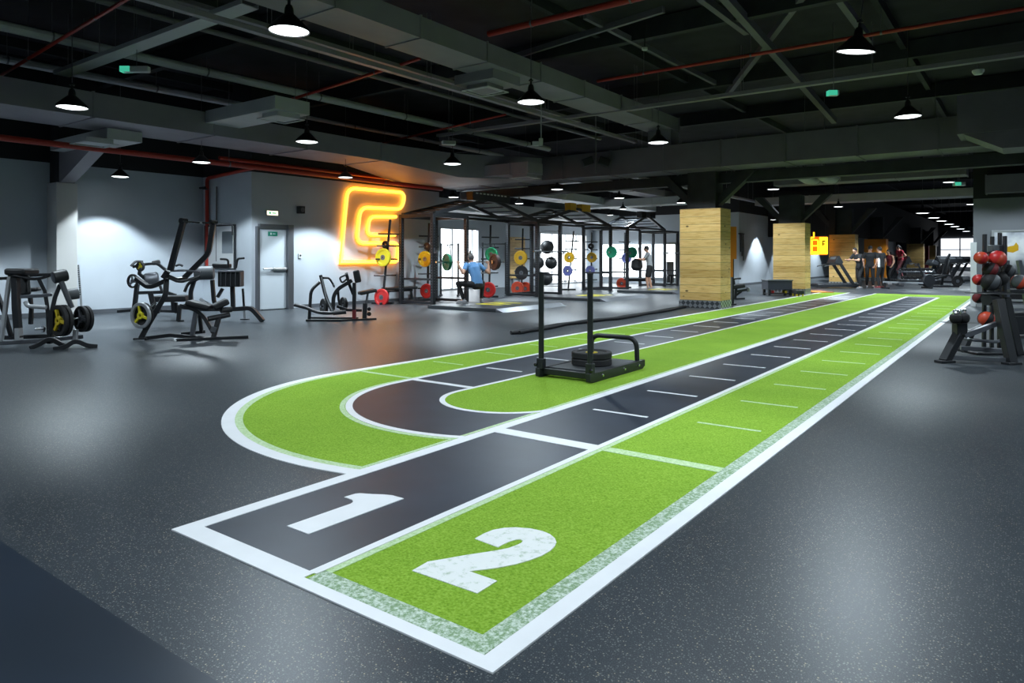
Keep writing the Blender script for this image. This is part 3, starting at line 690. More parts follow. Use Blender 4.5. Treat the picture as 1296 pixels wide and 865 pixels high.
for (x0, y0), (x1, y1), lb in (((1008, 207), (1056, 231), 'left flexible round duct hanging under the cross duct'), ((1036, 206), (1082, 228), 'right flexible round duct hanging under the cross duct')):
    pa = GZ(x0, y0, 3.62); pb_2 = GZ(x1, y1, 3.55); pa = V((pa.x, 17.75, 3.55)); pb_2 = V((pa.x - .1, 20.4, 3.45))
    t = thing('flexible_duct', lb, 'duct', pa); dd = pb_2 - pa; rings = [dd * (k / 30) + V((0, 0, -.12 * math.sin(PI * k / 30))) for k in range(31)]
    build(MB().tube(rings, .15, 14, scales=[1.0 if k % 2 else .93 for k in range(31)]), 'hose', 'duct_grey', t)
    build(MB().lathe([(.155, -.05), (.165, -.05), (.165, .06), (.155, .06)], (0, 0, 0), dd, 16), 'collar', 'pipe_grey', t)
    build(MB().lathe([(.155, -.05), (.165, -.05), (.165, .06), (.155, .06)], dd, dd, 16), 'collar', 'pipe_grey', t)
    build(MB().cyl(dd * .5 + V((0, 0, .03)), dd * .5 + V((0, 0, 2.0)), .006, 6), 'hanger', 'pipe_grey', t)
def tray(name, label, a, b, w_, m='tray_grey', hang=5):
    a, b = V(a), V(b); t = thing(name, label, 'cable tray', a); d = b - a
    side = V((0, 0, 1)).cross(d).normalized() * (w_ / 2)
    mb = MB().bar([V((0, 0, 0)), d], w_, 0.012)
    build(mb, 'tray_base', m, t, smooth=0)
    for s_ in (-1, 1): build(MB().bar([side * s_ + V((0, 0, 0.03)), side * s_ + d + V((0, 0, 0.03))], 0.012, 0.07), 'tray_side', m, t, smooth=0)
    for k in range(hang):
        q = d * ((k + 0.5) / hang)
        build(MB().cyl(q + side, V((q.x + side.x, q.y + side.y, 5.59 - a.z)), 0.006, 6).cyl(q - side, V((q.x - side.x, q.y - side.y, 5.59 - a.z)), 0.006, 6), 'hanger', 'pipe_grey', t)
    return t
tray('cable_tray', 'long narrow grey cable tray running beside the long duct', (-8.45, 1.0, 4.35), (-8.45, 17.0, 4.35), 0.10)
tray('cable_tray', 'wide grey cable tray crossing at top left with the green exit light below', (-14.2, 5.4, 4.62), (-8.6, 5.6, 4.75), 0.26, 'duct_pale')
tray('cable_tray', 'grey tray running lengthwise at top left above the crossing tray', (-9.9, 0.5, 5.0), (-9.9, 16.5, 5.0), 0.09)
tray('cable_tray', 'long grey tray crossing the room in front of the cross duct', (-13.0, 14.2, 4.6), (6.0, 14.2, 4.6), 0.13, hang=8)
tray('cable_tray', 'far narrow tray running beyond the cross duct at left', (-9.6, 18.2, 3.7), (-9.6, 31.5, 3.7), 0.2)
def beam(a, b, w_, h_, name='beam', m='black_paint'):
    struct(MB().bar([a, b], w_, h_), name, m, smooth=0)
for y in (-1, 3.2, 7.4, 11.6, 15.8, 20, 25, 30, 36, 42, 50, 60, 70): beam((-18.5, y, 5.4), (6.2, y, 5.4), 0.16, 0.34)
for x in (-16, -11, -6.5, -2, 2.5): beam((x, -4, 5.5), (x, 79, 5.5), 0.1, 0.18)
beam(GZ(914, -8, 5.3), GZ(1056, 153, 4.75), 0.12, 0.14, 'brace_beam', 'duct_dark')
beam(GZ(885, -5, 5.35), GZ(945, 40, 5.2), 0.10, 0.12, 'brace_beam', 'duct_dark')
beam(GZ(1015, -5, 5.35), GZ(920, 120, 5.2), 0.10, 0.12, 'brace_beam', 'duct_dark')
beam(GZ(740, 20, 5.3), GZ(905, 105, 5.2), 0.07, 0.1, 'brace_beam', 'duct_dark')
beam(GZ(640, 75, 5.3), GZ(840, 12, 5.2), 0.07, 0.1, 'brace_beam', 'duct_dark')
beam(GZ(1060, -5, 5.35), GZ(1100, 50, 5.2), 0.10, 0.12, 'brace_beam', 'duct_dark')

# hanging exit lights, camera, sensors
def hang_exit(name, label, p, ln, green_x, rot):
    t = thing(name, label, 'exit sign', p, rot)
    build(MB().boxb((-ln / 2, -0.05, -0.05), (ln / 2, 0.05, 0.05)), 'light_body', 'sign_white', t, bevel=0.02, smooth=30)
    if green_x is None: build(MB().boxb((-ln / 2 + .03, -0.054, -0.03), (ln / 2 - .03, 0.054, 0.03)), 'lamp_panel', 'silver_paint', t, smooth=0)
    else: build(MB().boxb((green_x - 0.09, -0.056, -0.045), (green_x + 0.07, 0.056, 0.045)), 'green_panel', 'exit_green', t, smooth=0)
    build(MB().cyl((0, 0, 0.05), (0, 0, 5.58 - p.z), 0.006, 6), 'suspension_rod', 'pipe_grey', t)
hang_exit('exit_light', 'hanging emergency exit light with green end below the crossing tray', GZ(173, 88, 4.35), 0.42, -0.16, A)
hang_exit('exit_light', 'small round green exit light below the tray at right', GZ(1055, 118, 4.3), 0.18, -0.02, A)
hang_exit('exit_light', 'small white exit light hanging beside the left end of cross duct', GZ(568, 181, 3.95), 0.32, None, A + 0.3)
hang_exit('exit_light', 'small lit exit light hanging beyond the cross duct at right', GZ(1214, 233, 3.25), 0.3, -0.05, A)
t = thing('ceiling_camera', 'small white security camera on a thin pole in front of the cross duct', 'camera', GZ(683, 181, 3.75), A)
build(MB().cyl((0.03, 0, 0.03), (0.03, 0, 5.58 - t.location.z), 0.014, 8), 'pole', 'silver_paint', t); build(MB().boxb((-0.16, -0.05, -0.06), (-0.02, 0.05, 0.03)).boxb((-0.02, -0.02, -0.06), (0.07, 0.03, 0.1)), 'camera_body', 'sign_white', t, bevel=0.01)
build(MB().cyl((-0.16, 0, -0.015), (-0.19, 0, -0.015), 0.03, 12), 'camera_lens', 'black_gloss', t)
t = thing('smoke_detector', 'white smoke detector under the tray at far top right', 'detector', GZ(1238, 91, 4.42))
build(MB().lathe([(0, -0.05), (0.06, -0.045), (0.09, 0), (0.09, 0.03), (0, 0.03)], n=20), 'detector_body', 'sign_white', t); build(MB().cyl((0, 0, 0.03), (0, 0, 0.14), 0.012, 8), 'mount', 'pipe_grey', t)
t = thing('ceiling_sensor', 'small white sensor on a thin black pole above the end of the long duct', 'detector', GZ(816, 62, 5.0))
build(MB().lathe([(0, -0.03), (0.05, -0.02), (0.05, 0.02), (0, 0.03)], n=16), 'sensor_body', 'sign_white', t); build(MB().cyl((0, 0, 0.02), (0, 0, 0.58), 0.01, 8), 'pole', 'black_steel', t)
t = thing('ceiling_speaker', 'pair of black loudspeakers hanging on a pole against the cross duct', 'speaker', GZ(754, 205, 3.85), A)
for s_ in (-1, 1):
    build(MB().box((s_ * 0.22, 0, 0), (0.30, 0.22, 0.2), Matrix.Rotation(s_ * 0.35, 3, 'Y')), 'speaker_cabinet', 'black_steel', t, bevel=0.02)
build(MB().cyl((0, 0, -0.3), (0, 0, 5.58 - t.location.z), 0.02, 8), 'pole', 'pipe_grey', t)

# ================================================================== columns
def clad_column(y, label, top, m='pine_plank', haunch=True):
    t = thing('clad_column', label, 'column', (-6.785, y, 0), 0, 'columns clad in pine boards beside the track')
    build(MB().boxb((-0.55, 0, 0.2), (0.53, 0.75, top)), 'board_cladding', m, t, bevel=0.006, smooth=0)
    build(MB().boxb((-0.565, -0.012, 0), (0.545, 0.76, 0.2)), 'steel_kick_plate', 'diamond_plate', t, smooth=0)
    build(MB().boxb((-0.38, 0.1, top), (0.36, 0.65, 3.5)), 'upper_column', 'black_paint', t, smooth=0)
    hz = 3.48
    for s_ in (-1, 1):
        x0 = s_ * 0.38
        b_ = MB(); M_ = Matrix(((1, 0, 0, 0), (0, 0, 1, 0.38), (0, 1, 0, 0), (0, 0, 0, 1)))
        b_.prism([(x0, top + 0.08), (x0, top + 0.3), (x0 + s_ * 0.62, hz), (x0 + s_ * 0.95, hz)], -0.13, 0.13, M_)
        build(b_, 'haunch', 'black_paint', t, smooth=0)
    return t
clad_column(17.3, 'nearest column clad in pine boards, with diamond plate base', 2.55)
clad_column(25.56, 'second pine-clad column, behind the dark flat bench box', 2.5)
clad_column(34.2, 'third pine-clad column, behind the treadmill', 2.33)
clad_column(42.6, 'orange painted column behind the people at the track end', 2.3, 'orange_paint')
clad_column(59.2, 'distant pine-clad column left of the far maroon panel', 2.3)
clad_column(67.6, 'farthest pine-clad column near the far bright window', 2.3)
t = thing('panel', 'maroon panel between the two farthest columns', 'panel', (-6.8, 63, 0)); build(MB().boxb((-0.5, 0, 0), (0.5, 0.3, 2.2)), 'panel_face', 'maroon', t, smooth=0); build(MB().boxb((-0.52, -0.02, 2.2), (0.52, 0.32, 2.26)), 'panel_cap', 'black_paint', t, smooth=0)
beam((-15.2, 17.82, 3.34), (6.0, 17.82, 3.34), 0.3, 0.26)
struct(MB().boxb((-7.3, 34.0, 2.34), (-7.05, 78.5, 4.6)), 'trim_2', 'soffit_black', smooth=0)
struct(MB().boxb((-10.7, 36.4, 2.34), (-7.3, 36.6, 4.6)), 'trim_3', 'soffit_black', smooth=0)
# white column in the left corner
t = thing('white_column', 'white square column standing against the left grey wall', 'column', (-17.05, 6.5, 0))
build(MB().boxb((-0.245, -0.21, 0), (0.25, 0.21, 2.92)), 'shaft', 'column_paint', t, bevel=0.01, smooth=0)
build(MB().boxb((-0.2, -0.17, 2.92), (0.2, 0.17, 5.58)), 'upper_column', 'black_paint', t, smooth=0)
M_ = Matrix(((1, 0, 0, 0), (0, 0, 1, 0), (0, 1, 0, 0), (0, 0, 0, 1)))
build(MB().prism([(0.2, 2.93), (0.3, 2.93), (1.75, 3.5), (1.75, 3.72), (0.2, 3.6)], -0.14, 0.14, M_), 'haunch', 'tray_grey', t, smooth=0)
# ================================================================== exercise machines (traced in their own frame: x to the right, y away, z up)
def frame(name, label, cat, pxref, d0, ox, oy, s, group=None):
    p = DP(pxref, d0); t = thing(name, label, cat, (p.x, p.y, 0), A, group)
    x0 = (pxref - CX) / F * d0
    def q(cx, cy, dy=0.0):
        px, py = ox + cx * s, oy + cy * s; d = d0 + dy
        return V(((px - CX) / F * d - x0, dy, max(0.012, H - (py - HY) / F * d)))
    def world(v): return t.matrix_basis @ V(v)
    return t, q, world
def rail(t, name, pts, w_, m='black_steel', h=None, r=0.0, label=None, bevel=0.006):
    P_ = fillet(pts, r, 5) if r else pts
    return build(MB().bar(P_, w_, h or w_), name, m, t, bevel=bevel, label=label)
def tube(t, name, pts, r, m='black_steel', f=0.08, n=10, label=None):
    return build(MB().tube(fillet(pts, f, 5) if f and len(pts) > 2 else pts, r, n), name, m, t, label=label)
def pad(t, name, a, b, w_, th, m='vinyl_black', up=(0, 0, 1), label=None):
    return build(MB().bar([a, b], w_, th, up=up), name, m, t, bevel=min(0.028, th * 0.42), label=label)
def feet(t, pts, r=0.03, m='rubber_black'):
    for p in pts: build(MB().lathe([(r * 1.15, 0), (r, 0.025), (r * 0.8, 0.03)], (p[0], p[1], 0), n=14), 'foot_cap', m, t)

# weight plates ---------------------------------------------------------------
def plate(label, r, col, loc, axis, thick=0.05, spokes=0, hub='chrome', group=None, name='weight_plate'):
    t = bpy.data.objects.new(name, None); COL.objects.link(t); t.empty_display_size = 0.1
    t.location = loc; t.rotation_mode = 'QUATERNION'; t.rotation_quaternion = V((0, 0, 1)).rotation_difference(V(axis).normalized())
    tag(t, label, 'weight plate', group); h = thick / 2
    if spokes:
        build(MB().lathe([(r * .76, -h * .9), (r * .97, -h), (r, -h * .7), (r, h * .7), (r * .97, h), (r * .76, h * .9), (r * .74, 0), (r * .76, -h * .9)], n=36, caps=False), 'rim', col, t)
        mb = MB()
        mb.lathe([(0.026, -h), (r * .28, -h), (r * .30, 0), (r * .28, h), (0.026, h), (0.026, -h)], n=20, caps=False)
        for k in range(spokes):
            a = 2 * PI * k / spokes; mb.box((r * .5 * math.cos(a), r * .5 * math.sin(a), 0), (r * .58, r * .2, thick * .7), Matrix.Rotation(a, 3, 'Z'))
        build(mb, 'spoke_hub', hub, t, bevel=0.004)
    else:
        build(MB().lathe([(r * .30, -h * .6), (r * .70, -h * .6), (r * .76, -h), (r * .97, -h), (r, -h * .75), (r, h * .75), (r * .97, h), (r * .76, h), (r * .70, h * .6), (r * .30, h * .6), (r * .30, -h * .6)], n=36, caps=False), 'disc', col, t)
        build(MB().lathe([(0.026, -h * .8), (r * .30, -h * .8), (r * .31, 0), (r * .30, h * .8), (0.026, h * .8), (0.026, -h * .8)], n=20, caps=False), 'hub', hub, t)
    return t

# ---- machine at the far left edge
CR = (0, 320, 0.1619)
t, q, W = frame('chest_press_machine', 'plate loaded machine at the left edge with arched feet and padded top', 'exercise machine', 60, 10.0, *CR)
rail(t, 'base_rail', [q(-90, 712, -.02), q(300, 690, .1), q(650, 655, .4)], 0.06, 'grey_steel')
rail(t, 'base_rail', [q(-90, 668, .45), q(430, 650, .62)], 0.06)
rail(t, 'front_leg', [q(8, 695), q(72, 215, .05), q(96, 140, .08)], 0.05, 'silver_paint', label='bright silver slanted front leg')
rail(t, 'upright', [q(146, 668, -.02), q(128, 430), q(122, 185, .04)], 0.085)
build(MB().bar([q(148, 685, -.03), q(146, 590, -.025)], 0.062, 0.095), 'upright_boot', 'silver_paint', t, bevel=0.004)
tube(t, 'top_handle', [q(70, 175, .0), q(120, 180, -.02), q(255, 208, -.02), q(330, 200, 0), q(408, 172, .05)], 0.021, 'black_gloss')
pad(t, 'head_pad', q(92, 148, .12), q(252, 150, .12), 0.34, 0.095)
pad(t, 'back_pad', q(172, 175, .28), q(188, 335, .24), 0.20, 0.07, up=(0, 1, 0))
build(MB().lathe([(0.0, -.01), (.075, -.01), (.088, .0), (.088, .15), (.078, .17), (0, .17)], q(420, 195, -.02), q(500, 178, .08) - q(420, 195, -.02), 26), 'pivot_drum', 'vinyl_black', t)
build(MB().lathe([(.072, -.012), (.05, -.02), (0, -.016)], q(420, 195, -.02), q(500, 178, .08) - q(420, 195, -.02), 22), 'drum_cap', 'grey_steel', t)
tube(t, 'press_arm', [q(478, 225, .03), q(520, 330, .05), q(562, 430, .1)], 0.036, 'grey_steel', 0.05)
rail(t, 'loading_arm', [q(470, 250, .08), q(430, 350, .05), q(400, 480, .02), q(398, 640, .02)], 0.055)
rail(t, 'cross_tube', [q(165, 345), q(330, 335), q(400, 328)], 0.05, 'grey_steel')
tube(t, 'lower_arm', [q(200, 385, .02), q(215, 418, 0), q(360, 428, .02)], 0.03, 'silver_paint', 0.05, label='bright silver lower arm')
rail(t, 'rear_frame', [q(-60, 205, .3), q(60, 200, .35), q(260, 175, .45), q(410, 170, .4)], 0.045)
rail(t, 'rear_frame', [q(300, 200, .4), q(350, 300, .45), q(370, 420, .45), q(380, 640, .45)], 0.05)
rail(t, 'side_frame', [q(-60, 215, .3), q(35, 470, .25), q(90, 660, .3)], 0.05)
rail(t, 'side_frame', [q(235, 330, .5), q(245, 450, .5), q(240, 560, .5)], 0.05)
pad(t, 'seat', q(225, 290, .4), q(310, 285, .45), 0.28, 0.06)
build(MB().cyl(q(522, 330, .25), q(610, 318, .35), 0.082, 22), 'roller_pad', 'vinyl_grey', t)
rail(t, 'post', [q(592, 600, .08), q(586, 715, .08)], 0.055, 'silver_paint')
rail(t, 'post', [q(395, 600, .1), q(388, 712, .1)], 0.06)
rail(t, 'arched_foot', [q(232, 782, -.05), q(300, 722, .0), q(390, 668, .05), q(470, 712, .1), q(530, 765, .15)], 0.062, r=0.1)
rail(t, 'arched_foot', [q(418, 808, -.15), q(500, 742, -.1), q(590, 686, -.02), q(680, 728, .06), q(762, 780, .12)], 0.062, r=0.1)
build(MB().cyl(q(270, 598, 0), q(350, 596, .1), 0.018, 10).cyl(q(330, 597, .08), q(345, 597, .1), 0.05, 14), 'plate_peg', 'chrome', t)
build(MB().cyl(q(470, 530, .0), q(640, 512, .22), 0.024, 12), 'plate_peg', 'chrome', t)
ax = V((-0.50, -0.866, 0)); wax = Matrix.Rotation(A, 3, 'Z') @ ax
b0 = q(478, 532, -.02); c0 = q(648, 518, .2)
plate('outer black plate with yellow spoked hub on the machine at the left edge', .225, 'rubber_black', W(b0 + ax * .03), wax, .05, 3, 'yellow', 'plates on the machine at the left edge')
plate('inner black plate behind the yellow hubbed plate on the left edge machine', .225, 'rubber_black', W(b0 - ax * .035), wax, .05, 0, 'grey_steel', 'plates on the machine at the left edge')
plate('black plate with grey hub, near side of the right pair on the left edge machine', .19, 'rubber_black', W(c0 + ax * .02), wax, .045, 3, 'grey_steel', 'plates on the machine at the left edge')
plate('rightmost black plate on the machine at the left edge', .19, 'rubber_black', W(c0 - ax * .04), wax, .045, 0, 'grey_steel', 'plates on the machine at the left edge')

# ---- tall row machine
CR = (150, 260, 0.2197)
t, q, W = frame('row_machine', 'tall black plate loaded row machine with two raised lever arms', 'exercise machine', 240, 11.0, *CR)
rail(t, 'main_mast', [q(128, 768, -.05), q(170, 690), q(272, 515, .05), q(276, 425, .08)], 0.078, r=0.06)
rail(t, 'mast_foot', [q(86, 770, -.08), q(165, 768, -.02)], 0.09, h=0.03)
rail(t, 'mast_brace', [q(182, 500, .1), q(206, 600, .06)], 0.06)
rail(t, 'upper_beam', [q(276, 432, .06), q(200, 468, .05), q(165, 468, .1), q(100, 420, .15)], 0.066, r=0.04)
rail(t, 'pivot_beam', [q(262, 400, .0), q(330, 430, .1), q(385, 425, .35)], 0.07)
rail(t, 'pivot_bracket', [q(258, 420, -.04), q(285, 378, -.04)], 0.07)
rail(t, 'lever_arm', [q(298, 375, -.1), q(374, 92, -.12)], 0.078)
rail(t, 'lever_arm', [q(372, 425, .35), q(518, 280, .42), q(546, 102, .45)], 0.078, r=0.09)
for pt in (q(374, 90, -.12), q(546, 100, .45)): build(MB().cyl(pt + V((-.02, -.05, 0)), pt + V((.02, .05, 0)), 0.045, 14), 'arm_pivot', 'black_gloss', t)
tube(t, 'cross_handle', [q(385, 95, -.1), q(460, 100, .1), q(540, 102, .42)], 0.014, 'black_gloss', 0)
build(MB().cyl(q(445, 99, .07), q(478, 101, .16), 0.018, 10), 'handle_grip', 'silver_paint', t)
tube(t, 'pull_handle', [q(548, 108, .45), q(655, 110, .6), q(656, 172, .6)], 0.014, 'grey_steel', 0.04)
tube(t, 'hand_grip', [q(300, 378, .0), q(385, 375, .15), q(470, 385, .2)], 0.018, 'grey_steel', 0.05)
tube(t, 'hand_grip', [q(290, 410, .05), q(350, 445, .1), q(470, 410, .25)], 0.024, f=0.08)
rail(t, 'base_rail', [q(150, 768, 0), q(300, 748, .1), q(545, 776, .05)], 0.055)
rail(t, 'base_rail', [q(330, 797, -.15), q(748, 760, .25)], 0.058)
build(MB().cyl(q(316, 798, -.17), q(334, 796, -.14), 0.036, 14), 'rail_end_cap', 'sign_white', t, label='white rail end cap')
rail(t, 'base_rail', [q(360, 742, .35), q(500, 728, .5)], 0.05)
rail(t, 'seat_post', [q(448, 600, .1), q(424, 752, .1)], 0.062, 'grey_steel')
rail(t, 'seat_post', [q(465, 612, .3), q(478, 735, .35)], 0.05)
rail(t, 'seat_beam', [q(352, 578, .0), q(440, 600, .05), q(490, 640, .1), q(545, 735, .1)], 0.055, r=0.08)
rail(t, 'front_post', [q(580, 640, .15), q(545, 770, .08)], 0.064)
build(MB().bar([q(552, 700, .08), q(540, 730, .06)], 0.07, 0.07), 'adjuster_sleeve', 'grey_steel', t, bevel=0.005)
pad(t, 'seat_pad', q(400, 558, .1), q(535, 592, .15), 0.32, 0.085)
pad(t, 'chest_pad', q(545, 590, .15), q(632, 550, .25), 0.30, 0.10)
tube(t, 'roller_pad', [q(516, 655, .05), q(640, 630, .25)], 0.042, 'vinyl_black', 0)
build(MB().cyl(q(590, 606, .12), q(650, 600, .25), 0.045, 16), 'knee_roller', 'vinyl_black', t)
ax = V((-0.35, -0.937, 0)); wax = Matrix.Rotation(A, 3, 'Z') @ ax; c0 = q(137, 635, -.06)
build(MB().cyl(c0, q(215, 560, .06), 0.024, 12), 'plate_peg', 'chrome', t)
plate('silver rimmed plate with yellow hub on the tall row machine', .205, 'silver_paint', W(c0 + ax * .03), wax, .04, 3, 'yellow_lime')
plate('black plate behind the silver rimmed plate on the tall row machine', .20, 'rubber_black', W(c0 - ax * .02), wax, .04, 0, 'grey_steel')

# ---- leg machine behind, right
t, q, W = frame('leg_curl_machine', 'black leg machine with round roller pad, in front of the framed mirror', 'exercise machine', 290, 14.2, *CR)
rail(t, 'rear_foot', [q(345, 668, 0), q(352, 590, 0), q(400, 575, .1)], 0.07)
rail(t, 'foot_plate', [q(338, 668, -.02), q(375, 668, .05)], 0.12, h=0.03)
rail(t, 'front_foot', [q(640, 600, .0), q(765, 592, -.02), q(800, 630, -.05), q(832, 668, -.08)], 0.085, r=0.2)
rail(t, 'main_beam', [q(345, 585, .2), q(500, 600, .1), q(660, 598, 0)], 0.075)
rail(t, 'mast', [q(655, 400), q(660, 590)], 0.075)
rail(t, 'frame_leg', [q(540, 430, .05), q(550, 560, .05), q(575, 600, .1)], 0.07, r=0.08)
rail(t, 'frame_leg', [q(438, 430, .1), q(415, 500, .1), q(420, 590, .2)], 0.07, r=0.08)
rail(t, 'brace', [q(600, 480, .05), q(570, 530, .05)], 0.06)
build(MB().lathe([(0, 0), (.125, 0), (.14, .02), (.14, .34), (.125, .36), (0, .36)], q(440, 392, 0), q(548, 388, .08) - q(440, 392, 0), 26), 'roller_pad', 'vinyl_grey', t)
build(MB().bar([q(545, 348, .1), q(645, 350, .05)], .12, .09), 'arm_pad', 'vinyl_black', t, bevel=.02)
build(MB().box(q(648, 422, -.02), (.44, .26, .33)), 'weight_cover', 'black_steel', t, bevel=.02)
mb = MB()
for k in range(5): mb.box(q(590 + k * 28, 422, -.16), (.012, .02, .30))
build(mb, 'cover_ribs', 'vinyl_grey', t, smooth=0)
rail(t, 'cover_rail', [q(575, 382, -.18), q(720, 380, -.18)], 0.03, 'grey_steel')
for s_ in ((585, 310, 632, 312, 632, 362), (722, 305, 685, 308, 676, 362)):
    tube(t, 'handle', [q(s_[0], s_[1], -.1), q(s_[2], s_[3], 0), q(s_[4], s_[5], 0)], 0.022, f=.06)
pad(t, 'bench_pad', q(200, 540, .3), q(405, 535, .3), 0.36, 0.13)
rail(t, 'bench_leg', [q(245, 560, .3), q(225, 622, .3)], .06); rail(t, 'bench_leg', [q(330, 560, .35), q(335, 622, .35)], .06)
tube(t, 'crank', [q(380, 500, .0), q(400, 450, .05), q(470, 420, .05)], 0.03, f=.1)
tube(t, 'crank', [q(470, 540, 0), q(500, 560, .0), q(530, 575, .0)], 0.03, 'silver_paint', f=.1)

# ---- arm machine far left behind the row machine
t, q, W = frame('arm_machine', 'low black machine with small plates against the left grey wall', 'exercise machine', 185, 15.4, *CR)
rail(t, 'post', [q(108, 455), q(98, 540), q(90, 605)], 0.08)
rail(t, 'floor_rail', [q(-5, 612, 0), q(60, 606, 0), q(105, 604, .1), q(330, 612, .3)], 0.06)
rail(t, 'bench_beam', [q(108, 505, 0), q(270, 500, .2), q(330, 520, .2)], 0.07)
rail(t, 'rear_post', [q(310, 520, .2), q(318, 612, .25)], 0.07)
build(MB().lathe([(0, 0), (.13, 0), (.15, .03), (.15, .25), (.12, .28), (0, .28)], q(150, 432, .05), q(205, 425, .15) - q(150, 432, .05), 22), 'motor_drum', 'grey_steel', t)
rail(t, 'press_arm', [q(82, 355, 0), q(165, 338, .05), q(225, 335, .1), q(270, 372, .1)], 0.06, r=.08)
rail(t, 'press_arm', [q(130, 330, .05), q(120, 395, .05), q(160, 430, .05)], 0.06)
pad(t, 'shoulder_pad', q(195, 335, .15), q(238, 325, .2), .22, .1)
tube(t, 'handle', [q(72, 350, -.1), q(100, 322, 0), q(140, 325, .1)], 0.026, f=.05)
tube(t, 'linkage', [q(190, 420, .1), q(235, 450, .1), q(250, 495, .1)], 0.03, f=.08)
tube(t, 'handle', [q(330, 350, .3), q(350, 340, .3), q(370, 350, .35)], 0.026, f=.05)
ax = V((-.35, -.937, 0)); wax = Matrix.Rotation(A, 3, 'Z') @ ax
plate('small black plate on the low machine against the left wall', .155, 'rubber_black', W(q(82, 437, -.05)), wax, .05, 3, 'grey_steel')
plate('small plate with yellow hub on top of the low machine at the left wall', .11, 'rubber_black', W(q(126, 352, -.08)), wax, .05, 3, 'yellow_lime')
# perforated adjusting rails standing at the left wall
for nm, lb, cx0, cy0, cx1, cy1, d, cr in (('perforated_rail', 'perforated metal rail hanging on the grey wall beside the left edge machine', 612, 95, 642, 405, 15.6, (0, 320, .1619)), ('perforated_rail', 'perforated metal rail in front of the wall, left of the grey door', 716, 480, 728, 578, 14.6, (150, 260, .2197))):
    pa = V((cr[0] + cx0 * cr[2], cr[1] + cy0 * cr[2])); pb2 = V((cr[0] + cx1 * cr[2], cr[1] + cy1 * cr[2]))
    o = DP(pb2.x, d, pb2.y); e = DP(pa.x, d, pa.y)
    o.z = 0.0
    t = thing(nm, lb, 'rail', o, A); L = (e - o)
    L = V((CA * L.x + SA * L.y, 0, L.z))
    build(MB().bar([V((0, 0, 0)), L], .05, .012, up=(0, 1, 0)), 'rail_strip', 'silver_paint', t, smooth=0)
    mb = MB(); n_ = 14
    for k in range(n_): mb.cyl(L * ((k + .5) / n_ * .6 + .4) + V((0, -.004, 0)), L * ((k + .5) / n_ * .6 + .4) + V((0, -.012, 0)), .016, 8)
    build(mb, 'hole_pattern', 'black_steel', t, smooth=0)
    build(MB().boxb((-.08, -.05, 0), (.08, .05, .02)), 'foot_plate', 'black_steel', t, smooth=0)

# ---- low row machine under the neon sign
CR = (360, 330, 0.1041)
t, q, W = frame('low_row_machine', 'black plate loaded low row machine under the neon sign', 'exercise machine', 425, 14.3, *CR)
rail(t, 'base_rail', [q(262, 748, -.05), q(690, 775, -.1), q(770, 752, 0), q(1115, 738, .3)], 0.055, 'black_steel')
rail(t, 'base_rail', [q(300, 715, .6), q(620, 720, .5), q(900, 705, .5)], 0.05)
tube(t, 'rear_post', [q(300, 725, 0), q(322, 360, .05), q(432, 262, .1)], 0.033, f=.16)
rail(t, 'front_post', [q(440, 178, .05), q(500, 440, -.02), q(598, 650, -.08)], 0.058, r=.2)
build(MB().bar([q(452, 200, .02), q(505, 440, -.05), q(580, 610, -.11)], .018, .02), 'post_stripe', 'silver_paint', t, smooth=0)
tube(t, 'handle', [q(470, 212, .05), q(545, 212, .2), q(605, 312, .25)], 0.021, f=.06)
build(MB().cyl(q(590, 290, .24), q(612, 322, .26), .024, 10), 'grip_end', 'sign_white', t)
tube(t, 'lower_arm', [q(120, 538, -.1), q(275, 575, -.1), q(400, 632, -.15), q(560, 642, -.15), q(745, 622, -.1)], 0.035, f=.12)
build(MB().cyl(q(590, 640, -.2), q(750, 625, -.15), .042, 14), 'roller', 'vinyl_black', t)
rail(t, 'lever', [q(822, 240, .2), q(650, 345, .15), q(598, 430, .12), q(590, 600, .1)], 0.078, r=.15)
tube(t, 'handle', [q(765, 165, .15), q(668, 208, .1), q(700, 275, .12), q(770, 215, .15)], 0.02, f=.05)
rail(t, 'lever', [q(750, 150, .3), q(790, 290, .3), q(835, 410, .35)], 0.055)
rail(t, 'lever', [q(650, 350, .3), q(660, 480, .3), q(690, 600, .3)], 0.045)
rail(t, 'mid_beam', [q(640, 555, .2), q(760, 600, .2), q(940, 605, .3)], 0.055)
pad(t, 'chest_pad', q(868, 118, .15), q(898, 268, .15), 0.13, 0.09, up=(0, 1, 0))
rail(t, 'pad_post', [q(850, 268, .2), q(848, 600, .2)], 0.07)
rail(t, 'pad_post_base', [q(848, 600, .2), q(848, 712, .2)], 0.07, 'maroon', label='dark red lower end of the pad post')
pad(t, 'seat', q(905, 402, .25), q(1108, 358, .4), .28, .07)
rail(t, 'seat_post', [q(1012, 405, .3), q(990, 530, .3)], 0.04, 'grey_steel')
rail(t, 'seat_base', [q(982, 520, .3), q(975, 720, .28)], 0.085)
build(MB().ball(q(1030, 590, .2), .04).ball(q(1030, 650, .2), .045), 'adjuster_knob', 'black_gloss', t)
build(MB().cyl(q(440, 560, .35), q(560, 545, .5), .022, 10).cyl(q(700, 520, .4), q(770, 520, .5), .022, 10), 'plate_peg', 'chrome', t)
for lb, cx_, cy_, dy, r in (('black plate at left inside the low row machine', 480, 560, .42, .17), ('black plate at right behind the post of the low row machine', 720, 530, .48, .15)):
    plate(lb, r, 'rubber_black', W(q(cx_, cy_, dy)), Matrix.Rotation(A, 3, 'Z') @ V((-.8, -.6, 0)), .06, 0, 'grey_steel')

